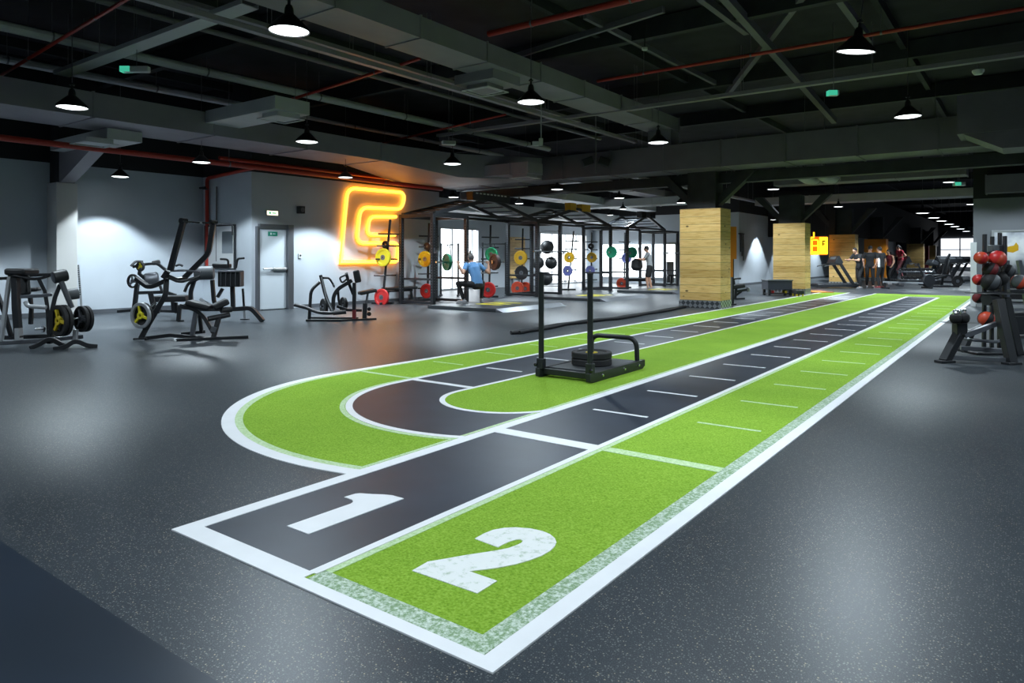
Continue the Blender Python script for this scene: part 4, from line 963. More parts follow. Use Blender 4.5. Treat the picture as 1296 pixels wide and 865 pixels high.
# ================================================================== push sled on the track
SX, SY = -3.96, 6.25
sl = thing('push_sled', 'black push sled with two tall poles standing on the green turf', 'sled', (SX, SY, 0.0042))
for s_ in (-1, 1):
    sk = build(MB().prism([(0, 0.012), (.06, 0), (1.2, 0), (1.27, .03), (1.27, .10), (0, .10)], -.028, .028, Matrix(((0, 0, 1, s_ * .315), (1, 0, 0, 0), (0, 1, 0, 0), (0, 0, 0, 1)))), 'skid', 'black_steel', sl, bevel=.005)
    for y in (.25, .75, 1.1): build(MB().lathe([(.016, 0), (.014, .012), (0, .014)], (s_ * .344, y, .055), (s_, 0, 0), 10), 'bolt', 'chrome', sk)
    so = build(MB().bar([(s_ * .305, .06, .09), (s_ * .305, .06, .2)], .075), 'pole_socket', 'black_steel', sl, bevel=.005)
    build(MB().ball((s_ * .345, .01, .135), .022, n=10), 'socket_pin', 'black_gloss', so)
    po = build(MB().cyl((s_ * .305, .06, .1), (s_ * .305, .06, 1.12), .03, 18), 'pole', 'black_steel', sl)
    build(MB().lathe([(.031, 0), (.031, .015), (.02, .025), (0, .026)], (s_ * .305, .06, 1.115), n=16), 'pole_cap', 'rubber_black', po)
build(MB().boxb((-.285, .18, .075), (.285, 1.12, .095)), 'platform', 'sled_grey', sl, bevel=.003)
for y in (.10, 1.18): build(MB().boxb((-.285, y - .03, .03), (.285, y + .03, .09)), 'cross_member', 'black_steel', sl, bevel=.004)
build(MB().tube(fillet([(-.30, 1.15, .09), (-.30, 1.13, .36), (.30, 1.13, .36), (.30, 1.15, .09)], .14, 8), .028, 14), 'low_handle', 'black_steel', sl)
build(MB().cyl((0, .62, .095), (0, .62, .36), .024, 14), 'loading_horn', 'black_steel', sl)
for k in range(2):
    plate(['lower of the two black plates stacked on the sled', 'upper black plate with yellow ring stacked on the sled'][k], .226, 'rubber_black', (SX, SY + .62, 0.0042 + .13 + k * .075), (0, 0, 1), .07, 0, 'yellow' if k else 'grey_steel', 'plates stacked on the sled')
# battle rope beside the turf
rp = [GZ(px, py, .03) for px, py in ((654, 421), (680, 417), (712, 411), (745, 406.5), (778, 403.5), (812, 398), (845, 392.5), (866, 388.5))]
pp = [rp[0].lerp(rp[0], 0)]
t = thing('battle_rope', 'long black battle rope lying on the floor beside the turf', 'rope', (rp[0].x, rp[0].y, 0))
def rope_path(off):
    out = []
    for i in range(len(rp) - 1):
        for k in range(6): out.append(rp[i].lerp(rp[i + 1], k / 6))
    out.append(rp[-1]); res = []
    for i, v in enumerate(out):
        dvec = (out[min(i + 1, len(out) - 1)] - out[max(0, i - 1)]).normalized(); side = V((-dvec.y, dvec.x, 0))
        v2 = v + side * (off + .02 * math.sin(i * .7 + off * 30)); res.append(V((v2.x - rp[0].x, v2.y - rp[0].y, .032)))
    return res
build(MB().tube(rope_path(.038), .03, 10), 'strand', 'rope_black', t); build(MB().tube(rope_path(-.038), .03, 10), 'strand', 'rope_black', t)
e0 = rope_path(0)[0]; build(MB().cyl(e0 - V((.05, .1, 0)), e0 + V((.03, .05, 0)), .034, 12), 'rope_grip', 'rubber_black', t)
# ================================================================== squat racks
XF, XR = -13.0, -14.2
def rack(y0, label, h=2.5, hooks=1.5):
    t = thing('squat_rack', label, 'squat rack', ((XF + XR) / 2, y0 + .7, 0), 0, 'black squat racks in front of the windows')
    hx, hy = .6, .7
    for sx in (1, -1):
        for sy in (-1, 1):
            u = build(MB().bar([(sx * hx, sy * hy, 0), (sx * hx, sy * hy, h)], .105, .105, up=(1, 0, 0)), 'upright', 'rack_steel', t, bevel=.004)
            mb = MB()
            for k in range(26): mb.box((sx * hx + .0535, sy * hy, .35 + k * .075), (.002, .022, .022))
            for k in range(26): mb.box((sx * hx, sy * hy - .0535, .35 + k * .075), (.022, .002, .022))
            build(mb, 'hole_pattern', 'grey_steel', u, smooth=0)
            build(MB().boxb((sx * hx - .09, sy * hy - .09, 0), (sx * hx + .09, sy * hy + .09, .012)), 'base_plate', 'rack_steel', u, smooth=0)
        build(MB().bar([(sx * hx, -hy, h - .05), (sx * hx, hy, h - .05)], .095), 'top_beam', 'rack_steel', t, bevel=.004)
    for sy in (-1, 1):
        build(MB().bar([(-hx, sy * hy, h - .05), (hx, sy * hy, h - .05)], .095), 'top_beam', 'rack_steel', t, bevel=.004)
        build(MB().bar([(-hx, sy * hy, .06), (hx, sy * hy, .06)], .075), 'base_beam', 'rack_steel', t, bevel=.004)
        build(MB().bar([(-hx, sy * hy, .70), (hx, sy * hy, .70)], .06), 'safety_bar', 'rack_steel', t, bevel=.004)
        j = MB().boxb((hx + .04, sy * hy - .03, hooks - .09), (hx + .06, sy * hy + .03, hooks + .06)).boxb((hx + .04, sy * hy - .03, hooks - .09), (hx + .15, sy * hy + .03, hooks - .06)).boxb((hx + .13, sy * hy - .03, hooks - .09), (hx + .15, sy * hy + .03, hooks))
        build(j, 'bar_hook', 'grey_steel', t, bevel=.003)
    build(MB().bar([(-hx, -hy, .06), (-hx, hy, .06)], .075), 'base_beam', 'rack_steel', t, bevel=.004)
    build(MB().cyl((hx - .25, -hy, h - .06), (hx - .25, hy, h - .06), .018, 10), 'pull_up_bar', 'rack_steel', t)
    return t
RY = (14.0, 19.0, 24.0, 29.0)
rack(RY[0], 'nearest squat rack, beside the neon sign and behind the squatting person')
rack(RY[1], 'second squat rack, right of the black fitness balls')
rack(RY[2], 'third squat rack, holding a barbell with green plates')
rack(RY[3], 'farthest squat rack, just left of the nearest wood column')
def gable(ya, yb, label, boxes, bm_):
    ym = (ya + yb) / 2; t = thing('climbing_gable', label, 'climbing frame', ((XF + XR) / 2, ym, 2.5), 0, 'gable shaped climbing frames joining the squat racks')
    L_ = (yb - ya) / 2; pk = .52
    for sx in (1, -1):
        for sy in (-1, 1):
            build(MB().bar([(sx * .6, sy * L_, .0), (sx * .6, sy * .12, pk), (sx * .6, 0, pk)], .10), 'rafter', 'rack_steel', t, bevel=.004)
        build(MB().bar([(sx * .6, -L_, .02), (sx * .6, L_, .02)], .075), 'tie_beam', 'rack_steel', t, bevel=.004)
    for sy in (-1, 1):
        for k in range(5):
            f_ = (k + .5) / 5; y = sy * (L_ * (1 - f_) + .12 * f_); z = pk * f_
            build(MB().cyl((-.6, y, z), (.6, y, z), .019, 8), 'rung', 'rack_steel', t)
    for (yy, w_) in boxes:
        b = build(MB().boxb((.42, yy - w_, pk - .06), (.66, yy + w_, pk + .2)), 'storage_box', bm_, t, bevel=.01)
        if bm_ == 'black_steel':
            mb = MB()
            for k in range(9): mb.boxb((.661, yy - w_ * .85 + k * w_ * .19, pk + .13), (.664, yy - w_ * .85 + k * w_ * .19 + w_ * .12, pk + .17))
            build(mb, 'lettering', 'sign_white', b, smooth=0)
gable(14.05, 19.0, 'gable frame with wide black box on its peak, above the squatting person', [(0, .9)], 'black_steel')
gable(19.05, 24.0, 'gable frame with orange boxes on its peak, in the middle of the rig', [(-.35, .2), (.55, .3)], 'yellow_amber')
gable(25.4, 29.0, 'gable frame with two small black boxes on its peak, near the wood column', [(-.4, .22), (.5, .22)], 'black_gloss')
# lifting platforms
def platform(y0, y1, label, x0=-12.35, x1=-10.15):
    t = thing('lifting_platform', label, 'lifting platform', ((x0 + x1) / 2, (y0 + y1) / 2, 0), 0, 'flat black lifting platforms')
    hx, hy = (x1 - x0) / 2, (y1 - y0) / 2
    build(MB().prism([(-hx, -hy), (hx, -hy), (hx, hy), (-hx, hy)], 0, .085), 'deck', 'platform_deck', t, bevel=.012, smooth=0)
    em = MB()
    for a, b in (((-.5, -.5), (.3, -.34)), ((-.5, .34), (.3, .5)), ((-.5, -.34), (-.34, .34)), ((-.2, -.16), (.3, .0)), ((-.2, .0), (-.05, .2))): em.boxb((a[0] + .15, a[1] + .1, .085), (b[0] + .15, b[1] + .1, .088))
    build(em, 'emblem', 'yellow_lime', t, smooth=0, label='yellow emblem on the deck')
    build(MB().prism([(hx, 0), (hx + .22, 0), (hx, .085)], -hy, hy, Matrix(((1, 0, 0, 0), (0, 0, 1, 0), (0, 1, 0, 0), (0, 0, 0, 1)))), 'ramp_edge', 'grey_steel', t, smooth=0)
platform(13.1, 15.9, 'black lifting platform under the squatting person')
platform(18.1, 20.9, 'black lifting platform in front of the fitness balls')
platform(23.3, 26.1, 'black lifting platform under the standing man, left of the wood column')
# barbells
def barbell(name, label, c, L=2.1, rz=0.0):
    t = thing('barbell', label, 'barbell', c, rz)
    build(MB().cyl((0, -.655, 0), (0, .655, 0), .014, 12), 'shaft', 'chrome', t)
    for s_ in (-1, 1):
        build(MB().cyl((0, s_ * .655, 0), (0, s_ * .685, 0), .038, 14), 'collar', 'chrome', t); build(MB().cyl((0, s_ * .685, 0), (0, s_ * L / 2, 0), .025, 12), 'sleeve', 'chrome', t)
    return t
PX, PY, PR = -11.95, 14.4, math.radians(70)
bxd = V((math.cos(PR), math.sin(PR), 0)); bc = V((PX, PY, 1.175)) + V((-math.sin(PR), math.cos(PR), 0)) * .06
barbell('b', 'barbell across the shoulders of the squatting person', bc, 2.1, PR - PI / 2)
plate('green plate at left end of the squatting person\'s barbell', .225, 'green_plate', bc - bxd * .73, bxd, .075, 0, 'green_plate')
plate('brown black plate at right end of the squatting person\'s barbell', .225, 'brown_plate', bc + bxd * .73, bxd, .075, 0, 'brown_plate')
plate('outer black plate at right end of the squatting person\'s barbell', .20, 'rubber_black', bc + bxd * .80, bxd, .05)
BX = XF + .1
barbell('b', 'barbell with green plates resting on the third squat rack', (BX, RY[2] + .75, 1.5 + .0))
plate('green plate at left end of the barbell on the third rack', .225, 'green_plate', (BX, RY[2] + .75 - .86, 1.5), (0, 1, 0), .07, 0, 'green_plate')
plate('green plate at right end of the barbell on the third rack', .225, 'green_plate', (BX, RY[2] + .75 + .86, 1.5), (0, 1, 0), .07, 0, 'green_plate')
barbell('b', 'empty barbell resting on the second squat rack', (BX, RY[1] + .7, 1.5))
barbell('b', 'empty barbell resting on the farthest squat rack', (BX, RY[3] + .7, 1.5))
# plate trees
def tree(x, y, label, lean=.22):
    t = thing('plate_tree', label, 'weight tree', (x, y, 0), A)
    build(MB().bar([(0, 0, .0), (lean, 0, 2.35)], .06), 'pole', 'rack_steel', t, bevel=.004)
    build(MB().bar([(-.3, 0, .03), (.3, 0, .03)], .06).bar([(0, -.3, .03), (0, .3, .03)], .06), 'foot', 'rack_steel', t, bevel=.004)
    for k, z in enumerate((.36, .80, 1.25, 1.62, 1.95)):
        f_ = z / 2.35 * lean
        build(MB().cyl((f_ - .27, -.18, z), (f_ + .0, 0, z), .022, 10), 'peg', 'grey_steel' if k % 2 else 'rack_steel', t)
        build(MB().cyl((f_, 0, z), (f_ + .27, .18, z), .022, 10), 'peg', 'rack_steel', t)
    return t
def tplate(px, py, d, r, col, label, hub='grey_steel', ax=(-.45, -.89), th=.07):
    p = DP(px, d, py); return plate(label, r, col, p, Matrix.Rotation(A, 3, 'Z') @ V((ax[0], ax[1], 0)), th, 0, hub)
p = DP(484, 19.5); tree(p.x, p.y, 'leaning plate tree with yellow and red plates at the left end of the rig')
tplate(485, 326, 19.35, .25, 'yellow_lime', 'yellow plate on the leaning tree in front of the neon sign')
tplate(483, 376.5, 19.35, .235, 'red', 'red plate low on the leaning tree at the left end of the rig')
tplate(488, 310, 19.45, .11, 'rubber_black', 'small black plate above the yellow plate on the leaning tree')
p = DP(541, 21.4); tree(p.x, p.y, 'plate tree standing behind the nearest squat rack', .05)
tplate(538, 328, 21.2, .24, 'yellow_lime', 'yellow plate seen through the nearest squat rack')
tplate(540, 368.5, 21.2, .22, 'red', 'red plate low behind the nearest squat rack')
tplate(541, 312, 21.3, .12, 'rubber_black', 'small dark plate above the yellow plate behind the nearest rack')
p = DP(660, 25.4); tree(p.x, p.y, 'plate tree standing between the first and second rack', .05)
tplate(659, 326.5, 25.1, .255, 'yellow_amber', 'amber plate left of the second squat rack')
tplate(660, 345.5, 25.1, .255, 'rubber_black', 'dark plate below the amber plate, left of the second squat rack')
tplate(655, 365, 24.9, .24, 'red_orange', 'left red plate of the pair near the second squat rack base')
tplate(665, 365.5, 25.2, .24, 'red_orange', 'right red plate of the pair near the second squat rack base')
tplate(618, 367, 19.9, .22, 'red', 'red plate leaning behind the squatting person\'s legs', ax=(-.3, -.95))
tplate(622, 322, 22.5, .22, 'green_bright', 'bright green plate behind the squatting person\'s barbell')
p = DP(619, 22.7); tree(p.x, p.y, 'plate tree holding the bright green plate', .05)
p = DP(719, 27.8); tree(p.x, p.y, 'leaning plate tree with amber and violet plates in front of the window')
tplate(720.5, 326, 27.5, .21, 'yellow_amber', 'left amber plate in front of the bright window')
tplate(718.5, 343, 27.5, .20, 'blue_plate', 'left violet plate in front of the bright window')
p = DP(748, 29.4); tree(p.x, p.y, 'plate tree with amber and violet plates behind the right sled pole', .03)
tplate(749, 326, 29.1, .21, 'yellow_amber', 'right amber plate behind the right sled pole')
tplate(747, 342.5, 29.1, .20, 'blue_plate', 'right violet plate behind the right sled pole')
tplate(748, 312, 29.2, .13, 'rubber_black', 'small black plate above the right amber plate')
tplate(793, 327, 29.3, .21, 'blue_plate', 'grey blue plate below the green barbell plates', 'grey_steel')
tplate(787, 359, 29.3, .23, 'red_orange', 'red plate low beside the third squat rack')
p = DP(790, 29.6); tree(p.x, p.y, 'plate tree behind the third squat rack', .03)
# fitness balls on a slim rack
p = DP(690, 26.6); bt_ = thing('ball_rack', 'slim grey rack holding the black fitness balls', 'ball rack', (p.x, p.y, 0), A)
for x in (-.5, .5): build(MB().cyl((x, .1, 0), (x, .1, 2.35), .02, 10), 'post', 'grey_steel', bt_)
for z in (.45, 1.0, 1.5, 2.3): build(MB().cyl((-.5, .1, z), (.5, .1, z), .014, 8), 'shelf_bar', 'grey_steel', bt_)
for z in (.2, .72, 1.25): build(MB().tube([(-.5, .1, z), (-.5, -.22, z + .02), (.5, -.22, z + .02), (.5, .1, z)], .012, 8), 'cradle', 'grey_steel', bt_)
for px, py, r, lb in ((692.5, 313, 8.6, 'topmost black fitness ball in front of the window'), (681, 333, 7.8, 'left black fitness ball of the middle pair'), (697.5, 333, 7.8, 'right black fitness ball of the middle pair'), (691, 353, 8.6, 'lowest black fitness ball behind the left sled pole')):
    o = DP(px, 26.4, py); rr = r * 26.4 / F
    b = tag(build(MB().ball((0, 0, 0), rr, n=24), 'fitness_ball', 'vinyl_black', loc=o), lb, 'ball', 'black fitness balls')
    build(MB().lathe([(.03, rr - .004), (.02, rr + .003), (0, rr + .003)], (0, 0, 0), (-SA + .0, -CA, .2), 12), 'valve', 'grey_steel', b)
# yellow panel on the pier
a = onX(645, 300, WX + .12); b = onX(665, 352, WX + .12)
t = thing('wall_panel', 'tall yellow wooden panel between the two bright windows', 'panel', (WX, (a.y + b.y) / 2, 0))
build(MB().boxb((0.002, a.y - (a.y + b.y) / 2, b.z), (.1, b.y - (a.y + b.y) / 2, a.z)), 'board', 'pine_plank', t, smooth=0)
build(MB().boxb((0.002, -.3, 0), (.06, -.22, b.z)).boxb((0.002, .22, 0), (.06, .3, b.z)), 'leg', 'grey_steel', t, smooth=0)
# flat benches
def bench(x, y, rz, label):
    t = thing('flat_bench', label, 'bench', (x, y, 0), rz, 'flat benches at the squat racks')
    build(MB().boxb((-.6, -.14, .37), (.6, .14, .45)), 'pad', 'vinyl_black', t, bevel=.02)
    build(MB().bar([(-.5, 0, .34), (.5, 0, .34)], .06), 'spine', 'rack_steel', t)
    for s_ in (-1, 1): build(MB().bar([(s_ * .45, 0, .34), (s_ * .5, 0, .05)], .05).bar([(s_ * .5, -.25, .03), (s_ * .5, .25, .03)], .06), 'leg', 'rack_steel', t)
p = DP(506, 20.2); bench(p.x, p.y, PI / 2, 'flat bench beside the nearest squat rack, behind the red plate')
p = DP(808, 29.0); bench(p.x, p.y, A, 'flat bench behind the standing man')
# half racks near the windows, in front of the bright panes
for px0, px1, py, d, lb in ((558, 580, 310, 23.5, 'small rack with bands in front of the left bright window'), (611, 640, 309, 25.2, 'small rack behind the bright green plate')):
    a = DP(px0, d); b = DP(px1, d); W_ = (b - a).length; z = H - (py - HY) / F * d
    t = thing('wall_rack', lb, 'rack', a, A, 'small racks near the windows')
    for x in (0, W_): build(MB().bar([(x, 0, 0), (x, 0, z + .05)], .06), 'upright', 'rack_steel', t); build(MB().bar([(x, -.3, .03), (x, .3, .03)], .06), 'foot', 'rack_steel', t)
    build(MB().cyl((0, 0, z), (W_, 0, z), .018, 8), 'cross_bar', 'rack_steel', t)
    build(MB().tube([(W_ * .4, -.02, z), (W_ * .3, -.03, z - .5), (W_ * .62, -.03, z - .45), (W_ * .5, -.02, z)], .012, 6), 'band', 'rubber_black', t)
# white cable machine at the far end of the racks
p = DP(848, 33.2); t = thing('cable_machine', 'pale cable machine beyond the standing man, left of the wood column', 'exercise machine', (p.x, p.y, 0), A)
for x in (-.28, .28): build(MB().bar([(x, 0, 0), (x, 0, 2.0)], .09), 'tower_post', 'silver_paint', t); build(MB().bar([(x, -.5, .04), (x, .5, .04)], .09), 'foot', 'silver_paint', t)
build(MB().bar([(-.28, 0, 1.97), (.28, 0, 1.97)], .09), 'top_beam', 'silver_paint', t)
build(MB().boxb((-.17, -.08, .1), (.17, .08, 1.1)), 'weight_stack', 'grey_steel', t, bevel=.01)
build(MB().cyl((0, 0, 1.1), (0, 0, 1.95), .01, 6), 'cable', 'chrome', t)
build(MB().boxb((-.25, -.7, .42), (.15, -.3, .5)).boxb((-.1, -.55, 0), (.0, -.45, .42)), 'seat', 'vinyl_black', t, bevel=.015)

# ================================================================== right side: kettlebell rack and ball tower
CR = (1180, 370, 0.11566)
t, q, W = frame('kettlebell_rack', 'black A-frame storage rack with a kettlebell tray at the right edge', 'storage rack', 1238, 8.6, *CR)
rail(t, 'front_leg', [q(132, 762, .05), q(290, 455, .15)], .10, r=0)
rail(t, 'tall_leg', [q(868, 800, -.1), q(790, 430, 0), q(722, 80, .1)], .10)
rail(t, 'tall_leg', [q(948, 720, .65), q(880, 400, .7), q(800, 60, .75)], .09)
rail(t, 'front_leg', [q(330, 650, .75), q(420, 440, .8)], .08)
rail(t, 'leg_base', [q(62, 762, .02), q(212, 770, .08)], .12, h=.035)
rail(t, 'leg_base', [q(800, 802, -.12), q(935, 804, -.06)], .12, h=.035)
rail(t, 'cross_bar', [q(205, 712, .1), q(800, 742, -.05)], .055, 'grey_steel')
rail(t, 'cross_bar', [q(310, 612, .45), q(770, 640, .3)], .055, 'grey_steel')
rail(t, 'slanted_rail', [q(345, 480, .12), q(700, 345, .1)], .06, 'grey_steel')
rail(t, 'slanted_rail', [q(390, 440, .55), q(690, 322, .6)], .055)
build(MB().box(q(298, 400, .15), (.13, .12, .15)), 'tray_post', 'black_steel', t, bevel=.01)
build(MB().boxb(q(196, 345, -.02), q(390, 322, .26)), 'tray', 'black_steel', t, bevel=.006)
build(MB().tube(fillet([q(360, 505, .3), q(420, 522, .2), q(700, 545, .2), q(735, 530, .4)], .05), .02, 8), 'lower_cradle', 'grey_steel', t)
build(MB().cyl(q(590, 80, .4), q(680, 80, .45), .075, 16), 'upper_saddle', 'black_steel', t)
build(MB().boxb(q(600, 20, .35), q(800, 8, .8)), 'upper_tray', 'black_steel', t, bevel=.006)
def kettlebell(c, r, label):
    k = thing('kettlebell', label, 'kettlebell', c, A + .4, 'kettlebells on the A-frame rack')
    build(MB().lathe([(r * .55, 0), (r * .85, r * .25), (r, r * .8), (r * .88, r * 1.3), (r * .5, r * 1.62), (r * .3, r * 1.68), (0, r * 1.68)], n=24), 'bell', 'rubber_black', k)
    build(MB().tube(fillet([(-r * .5, 0, r * 1.35), (-r * .62, 0, r * 2.25), (r * .62, 0, r * 2.25), (r * .5, 0, r * 1.35)], r * .5, 6), r * .17, 10), 'handle', 'chrome', k)
    return k
zt = q(300, 322, .26).z + .004
for (x, dy, r, lb) in ((255, .06, .07, 'kettlebell with bright handle at the left end of the rack tray'), (340, .08, .072, 'kettlebell with bright handle right of the first on the rack tray'), (312, .19, .066, 'kettlebell at the back of the rack tray')):
    p = q(x, 322, dy); wp = W(p); kettlebell((wp.x, wp.y, zt), r, lb)
def medball(c, r, cols, label, name='medicine_ball'):
    b = tag(build(MB().ball((0, 0, 0), r, n=24), name, cols[0], loc=c), label, 'ball', 'medicine balls at the right edge')
    b.rotation_euler = (.4, .3, A + .5)
    mb = MB()
    for k in range(3):
        a0 = 2 * PI * k / 3; ring = []
        vs = [[None] * 7 for _ in range(9)]
        for i in range(9):
            for j in range(7):
                th = PI * .12 + PI * .76 * i / 8; ph = a0 + (j / 6 - .5) * .75
                vs[i][j] = mb.bm.verts.new(((r + .003) * math.sin(th) * math.cos(ph), (r + .003) * math.sin(th) * math.sin(ph), (r + .003) * math.cos(th)))
        for i in range(8):
            for j in range(6): mb._f([vs[i][j], vs[i + 1][j], vs[i + 1][j + 1], vs[i][j + 1]])
    build(mb, 'ball_panel', cols[1], b); return b
wp = W(q(590, 292, .35)); medball(wp, .095, ('red_orange', 'rubber_black'), 'red and black medicine ball lying low inside the A-frame rack')
# tower
CR2 = (1216, 285, 0.1156)
t, q, W = frame('ball_tower', 'tall black medicine ball tower in front of the grey stub wall', 'ball rack', 1258, 9.5, *CR2)
for cx_, dy, ty in ((262, -.05, 100), (345, .2, 125), (428, .25, 85), (482, .0, 120)):
    p = q(cx_, ty, dy); rail(t, 'post', [V((p.x - .01, dy, .02)), p], .042)
build(MB().boxb((-.36, -.2, 0), (.30, .42, .035)), 'base', 'black_steel', t, bevel=.008)
for zc in (1.36, 1.08, .82, .45):
    build(MB().bar([q(255, 300, -.05) * V((1, 1, 0)) + V((0, 0, zc)), q(485, 300, 0) * V((1, 1, 0)) + V((0, 0, zc)), q(428, 300, .25) * V((1, 1, 0)) + V((0, 0, zc)), q(345, 300, .2) * V((1, 1, 0)) + V((0, 0, zc))], .03, closed=True), 'shelf_ring', 'black_steel', t)
build(MB().box(q(400, 255, .1), (.20, .12, .09)), 'top_box', 'vinyl_grey', t, bevel=.01)
BL = [(222, 360, -.1, .085, ('red_orange', 'red'), 'red medicine ball at the upper left of the ball tower'), (400, 370, -.08, .11, ('red', 'red_orange'), 'largest red medicine ball at the top of the ball tower'),
      (330, 490, -.1, .10, ('rubber_black', 'maroon'), 'dark medicine ball under the large red one on the tower'), (520, 500, .02, .085, ('rubber_black', 'vinyl_grey'), 'black and grey medicine ball at the right side of the tower'),
      (330, 625, -.12, .12, ('rubber_black', 'vinyl_grey'), 'black medicine ball with grey panels in the middle of the tower'), (195, 600, -.02, .075, ('red', 'maroon'), 'small red medicine ball at the left side of the tower'),
      (430, 590, .0, .10, ('rubber_black', 'rubber_black'), 'plain black medicine ball behind the grey panelled one'), (190, 800, .05, .07, ('maroon', 'rubber_black'), 'small maroon medicine ball low at the left of the tower')]
for cx_, cy_, dy, r, cols, lb in BL: medball(W(q(cx_, cy_, dy)), r, cols, lb)
# framed wall picture on the stub wall
a = onY(1258, 294, 22.2); L_ = 4.5
t = thing('framed_picture', 'large framed grey and black wall picture on the stub wall at right edge', 'picture', (a.x, 22.2, 0))
build(MB().boxb((0, -.02, .22), (L_, 0, a.z)), 'print', 'poster_print', t, smooth=0)
pr = lambda x, z: (onY(x, z, 22.2).x - a.x, onY(x, z, 22.2).z)
sh_ = [pr(*q_) for q_ in ((1273, 313), (1283, 311), (1286, 307), (1289, 311), (1289, 317), (1282, 320), (1275, 319))]
build(MB().prism(sh_, .0201, .023, Matrix(((1, 0, 0, 0), (0, 0, -1, 0), (0, 1, 0, 0), (0, 0, 0, 1)))), 'yellow_shape', 'yellow_amber', t, smooth=0)
x0, z0 = pr(1283, 357); build(MB().boxb((x0, -.023, z0), (L_ - .2, -.0201, z0 + .06)), 'red_stripe', 'red_orange', t, smooth=0)
f = MB().boxb((-.05, -.04, .17), (0, 0, a.z + .05)).boxb((L_, -.04, .17), (L_ + .05, 0, a.z + .05)).boxb((0, -.04, a.z), (L_, 0, a.z + .05)).boxb((0, -.04, .17), (L_, 0, .22))
build(f, 'frame', 'silver_paint', t, smooth=0)
# cable column / white stand beside the mirror
p = DP(1291, 11.5)
t = thing('ball_stand', 'second black ball stand partly cut by the right edge of the picture', 'ball rack', (p.x, p.y, 0), A)
for s_ in (-1, 1): build(MB().bar([(s_ * .28, s_ * .1, 0), (s_ * .1 - .12, 0, 1.25)], .06), 'leg', 'grey_steel', t)
build(MB().boxb((-.3, -.2, .72), (.5, .25, .78)).boxb((-.25, -.15, .35), (.5, .25, .40)), 'shelf', 'black_steel', t, bevel=.008)
build(MB().boxb((-.22, -.16, .05), (.5, .2, .35)), 'lower_bin', 'black_steel', t, bevel=.01)
p2 = DP(1290, 11.4, 352); medball(V((p2.x, p2.y, .78 + .12)), .12, ('vinyl_grey', 'red_orange'), 'grey medicine ball on the shelf cut by the right edge')

# ================================================================== far equipment
def treadmill_parts(t):
    build(MB().boxb((-.85, -.36, .06), (.85, .36, .17)), 'deck', 'black_steel', t, bevel=.015)
    build(MB().boxb((-.80, -.25, .17), (.62, .25, .178)), 'belt', 'rubber_black', t, smooth=0)
    for s_ in (-1, 1):
        build(MB().bar([(-.82, s_ * .31, .19), (.7, s_ * .31, .19)], .08, .03), 'side_rail', 'grey_steel', t)
        build(MB().bar([(.72, s_ * .34, .1), (.10, s_ * .34, 1.08)], .07, .12), 'mast', 'black_steel', t, bevel=.008)
        build(MB().tube(fillet([(.16, s_ * .34, 1.0), (-.25, s_ * .34, 1.0), (-.55, s_ * .34, .92)], .08), .022, 8), 'handrail', 'black_steel', t)
    build(MB().prism([(-.14, 1.05), (.18, 1.0), (.24, 1.10), (.08, 1.36), (.02, 1.36)], -.38, .38, Matrix(((1, 0, 0, 0), (0, 0, 1, 0), (0, 1, 0, 0), (0, 0, 0, 1)))), 'console', 'black_steel', t, bevel=.01)
    build(MB().box((-.045, 0, 1.225), (.01, .5, .22), Matrix.Rotation(.42, 3, 'Y')), 'screen', 'vinyl_grey', t, smooth=0)
    build(MB().bar([(.82, -.33, .12), (.82, .33, .12)], .16, .18), 'motor_hood', 'black_gloss', t, bevel=.02)
p = DP(1055, 29.6); tm = thing('treadmill', 'black treadmill in front of the third wood column', 'treadmill', (p.x, p.y, 0), A, 'treadmills in the far hall'); treadmill_parts(tm)
for px, d, rz, lb in ((1146, 36, A + PI, 'treadmill used by the runner in red'), (1194, 34.5, A + 1.9, 'first treadmill of the row before the far bright window'), (1204, 36.5, A + 1.9, 'second treadmill of the row before the far bright window'), (1213, 38.5, A + 1.9, 'third treadmill of the row before the far bright window'), (1222, 40.5, A + 1.9, 'fourth treadmill of the row before the far bright window')):
    p = DP(px, d); dup(tm, (p.x, p.y, 0), lb, rz)
# dumbbell rack
p = DP(1160, 31.5); dk = thing('dumbbell_rack', 'low dumbbell rack in the far hall beside the runner in red', 'dumbbell rack', (p.x, p.y, 0), A)
for s_ in (-1, 1): build(MB().bar([(s_ * .75, .2, 0), (s_ * .75, -.02, .75)], .07).bar([(s_ * .75, -.25, .03), (s_ * .75, .3, .03)], .07), 'side_frame', 'grey_steel', dk)
for z, y in ((.30, -.08), (.66, .06)): build(MB().box((0, y, z), (1.6, .28, .03), Matrix.Rotation(.25, 3, 'X')), 'shelf', 'grey_steel', dk)
db0 = None
for r_, (z, y) in enumerate(((.40, -.09), (.76, .05))):
    for k in range(7):
        x = -.63 + k * .21; wp = V((p.x + CA * x - SA * y, p.y + SA * x + CA * y, z))
        nth = ['leftmost', 'second', 'third', 'middle', 'fifth', 'sixth', 'rightmost'][k]; lb = '%s dumbbell on the %s shelf of the far dumbbell rack' % (nth, ['lower', 'upper'][r_])
        if db0 is None:
            db0 = thing('dumbbell', lb, 'dumbbell', wp, A, 'dumbbells on the far rack')
            build(MB().cyl((0, -.08, 0), (0, .08, 0), .016, 8), 'handle', 'chrome', db0)
            for s_ in (-1, 1): build(MB().lathe([(.05, 0), (.068, .015), (.068, .06), (.05, .075)], (0, s_ * .075 if s_ > 0 else -.15, 0), (0, 1, 0), 12), 'head', 'rubber_black' , db0)
        else: dup(db0, wp, lb)
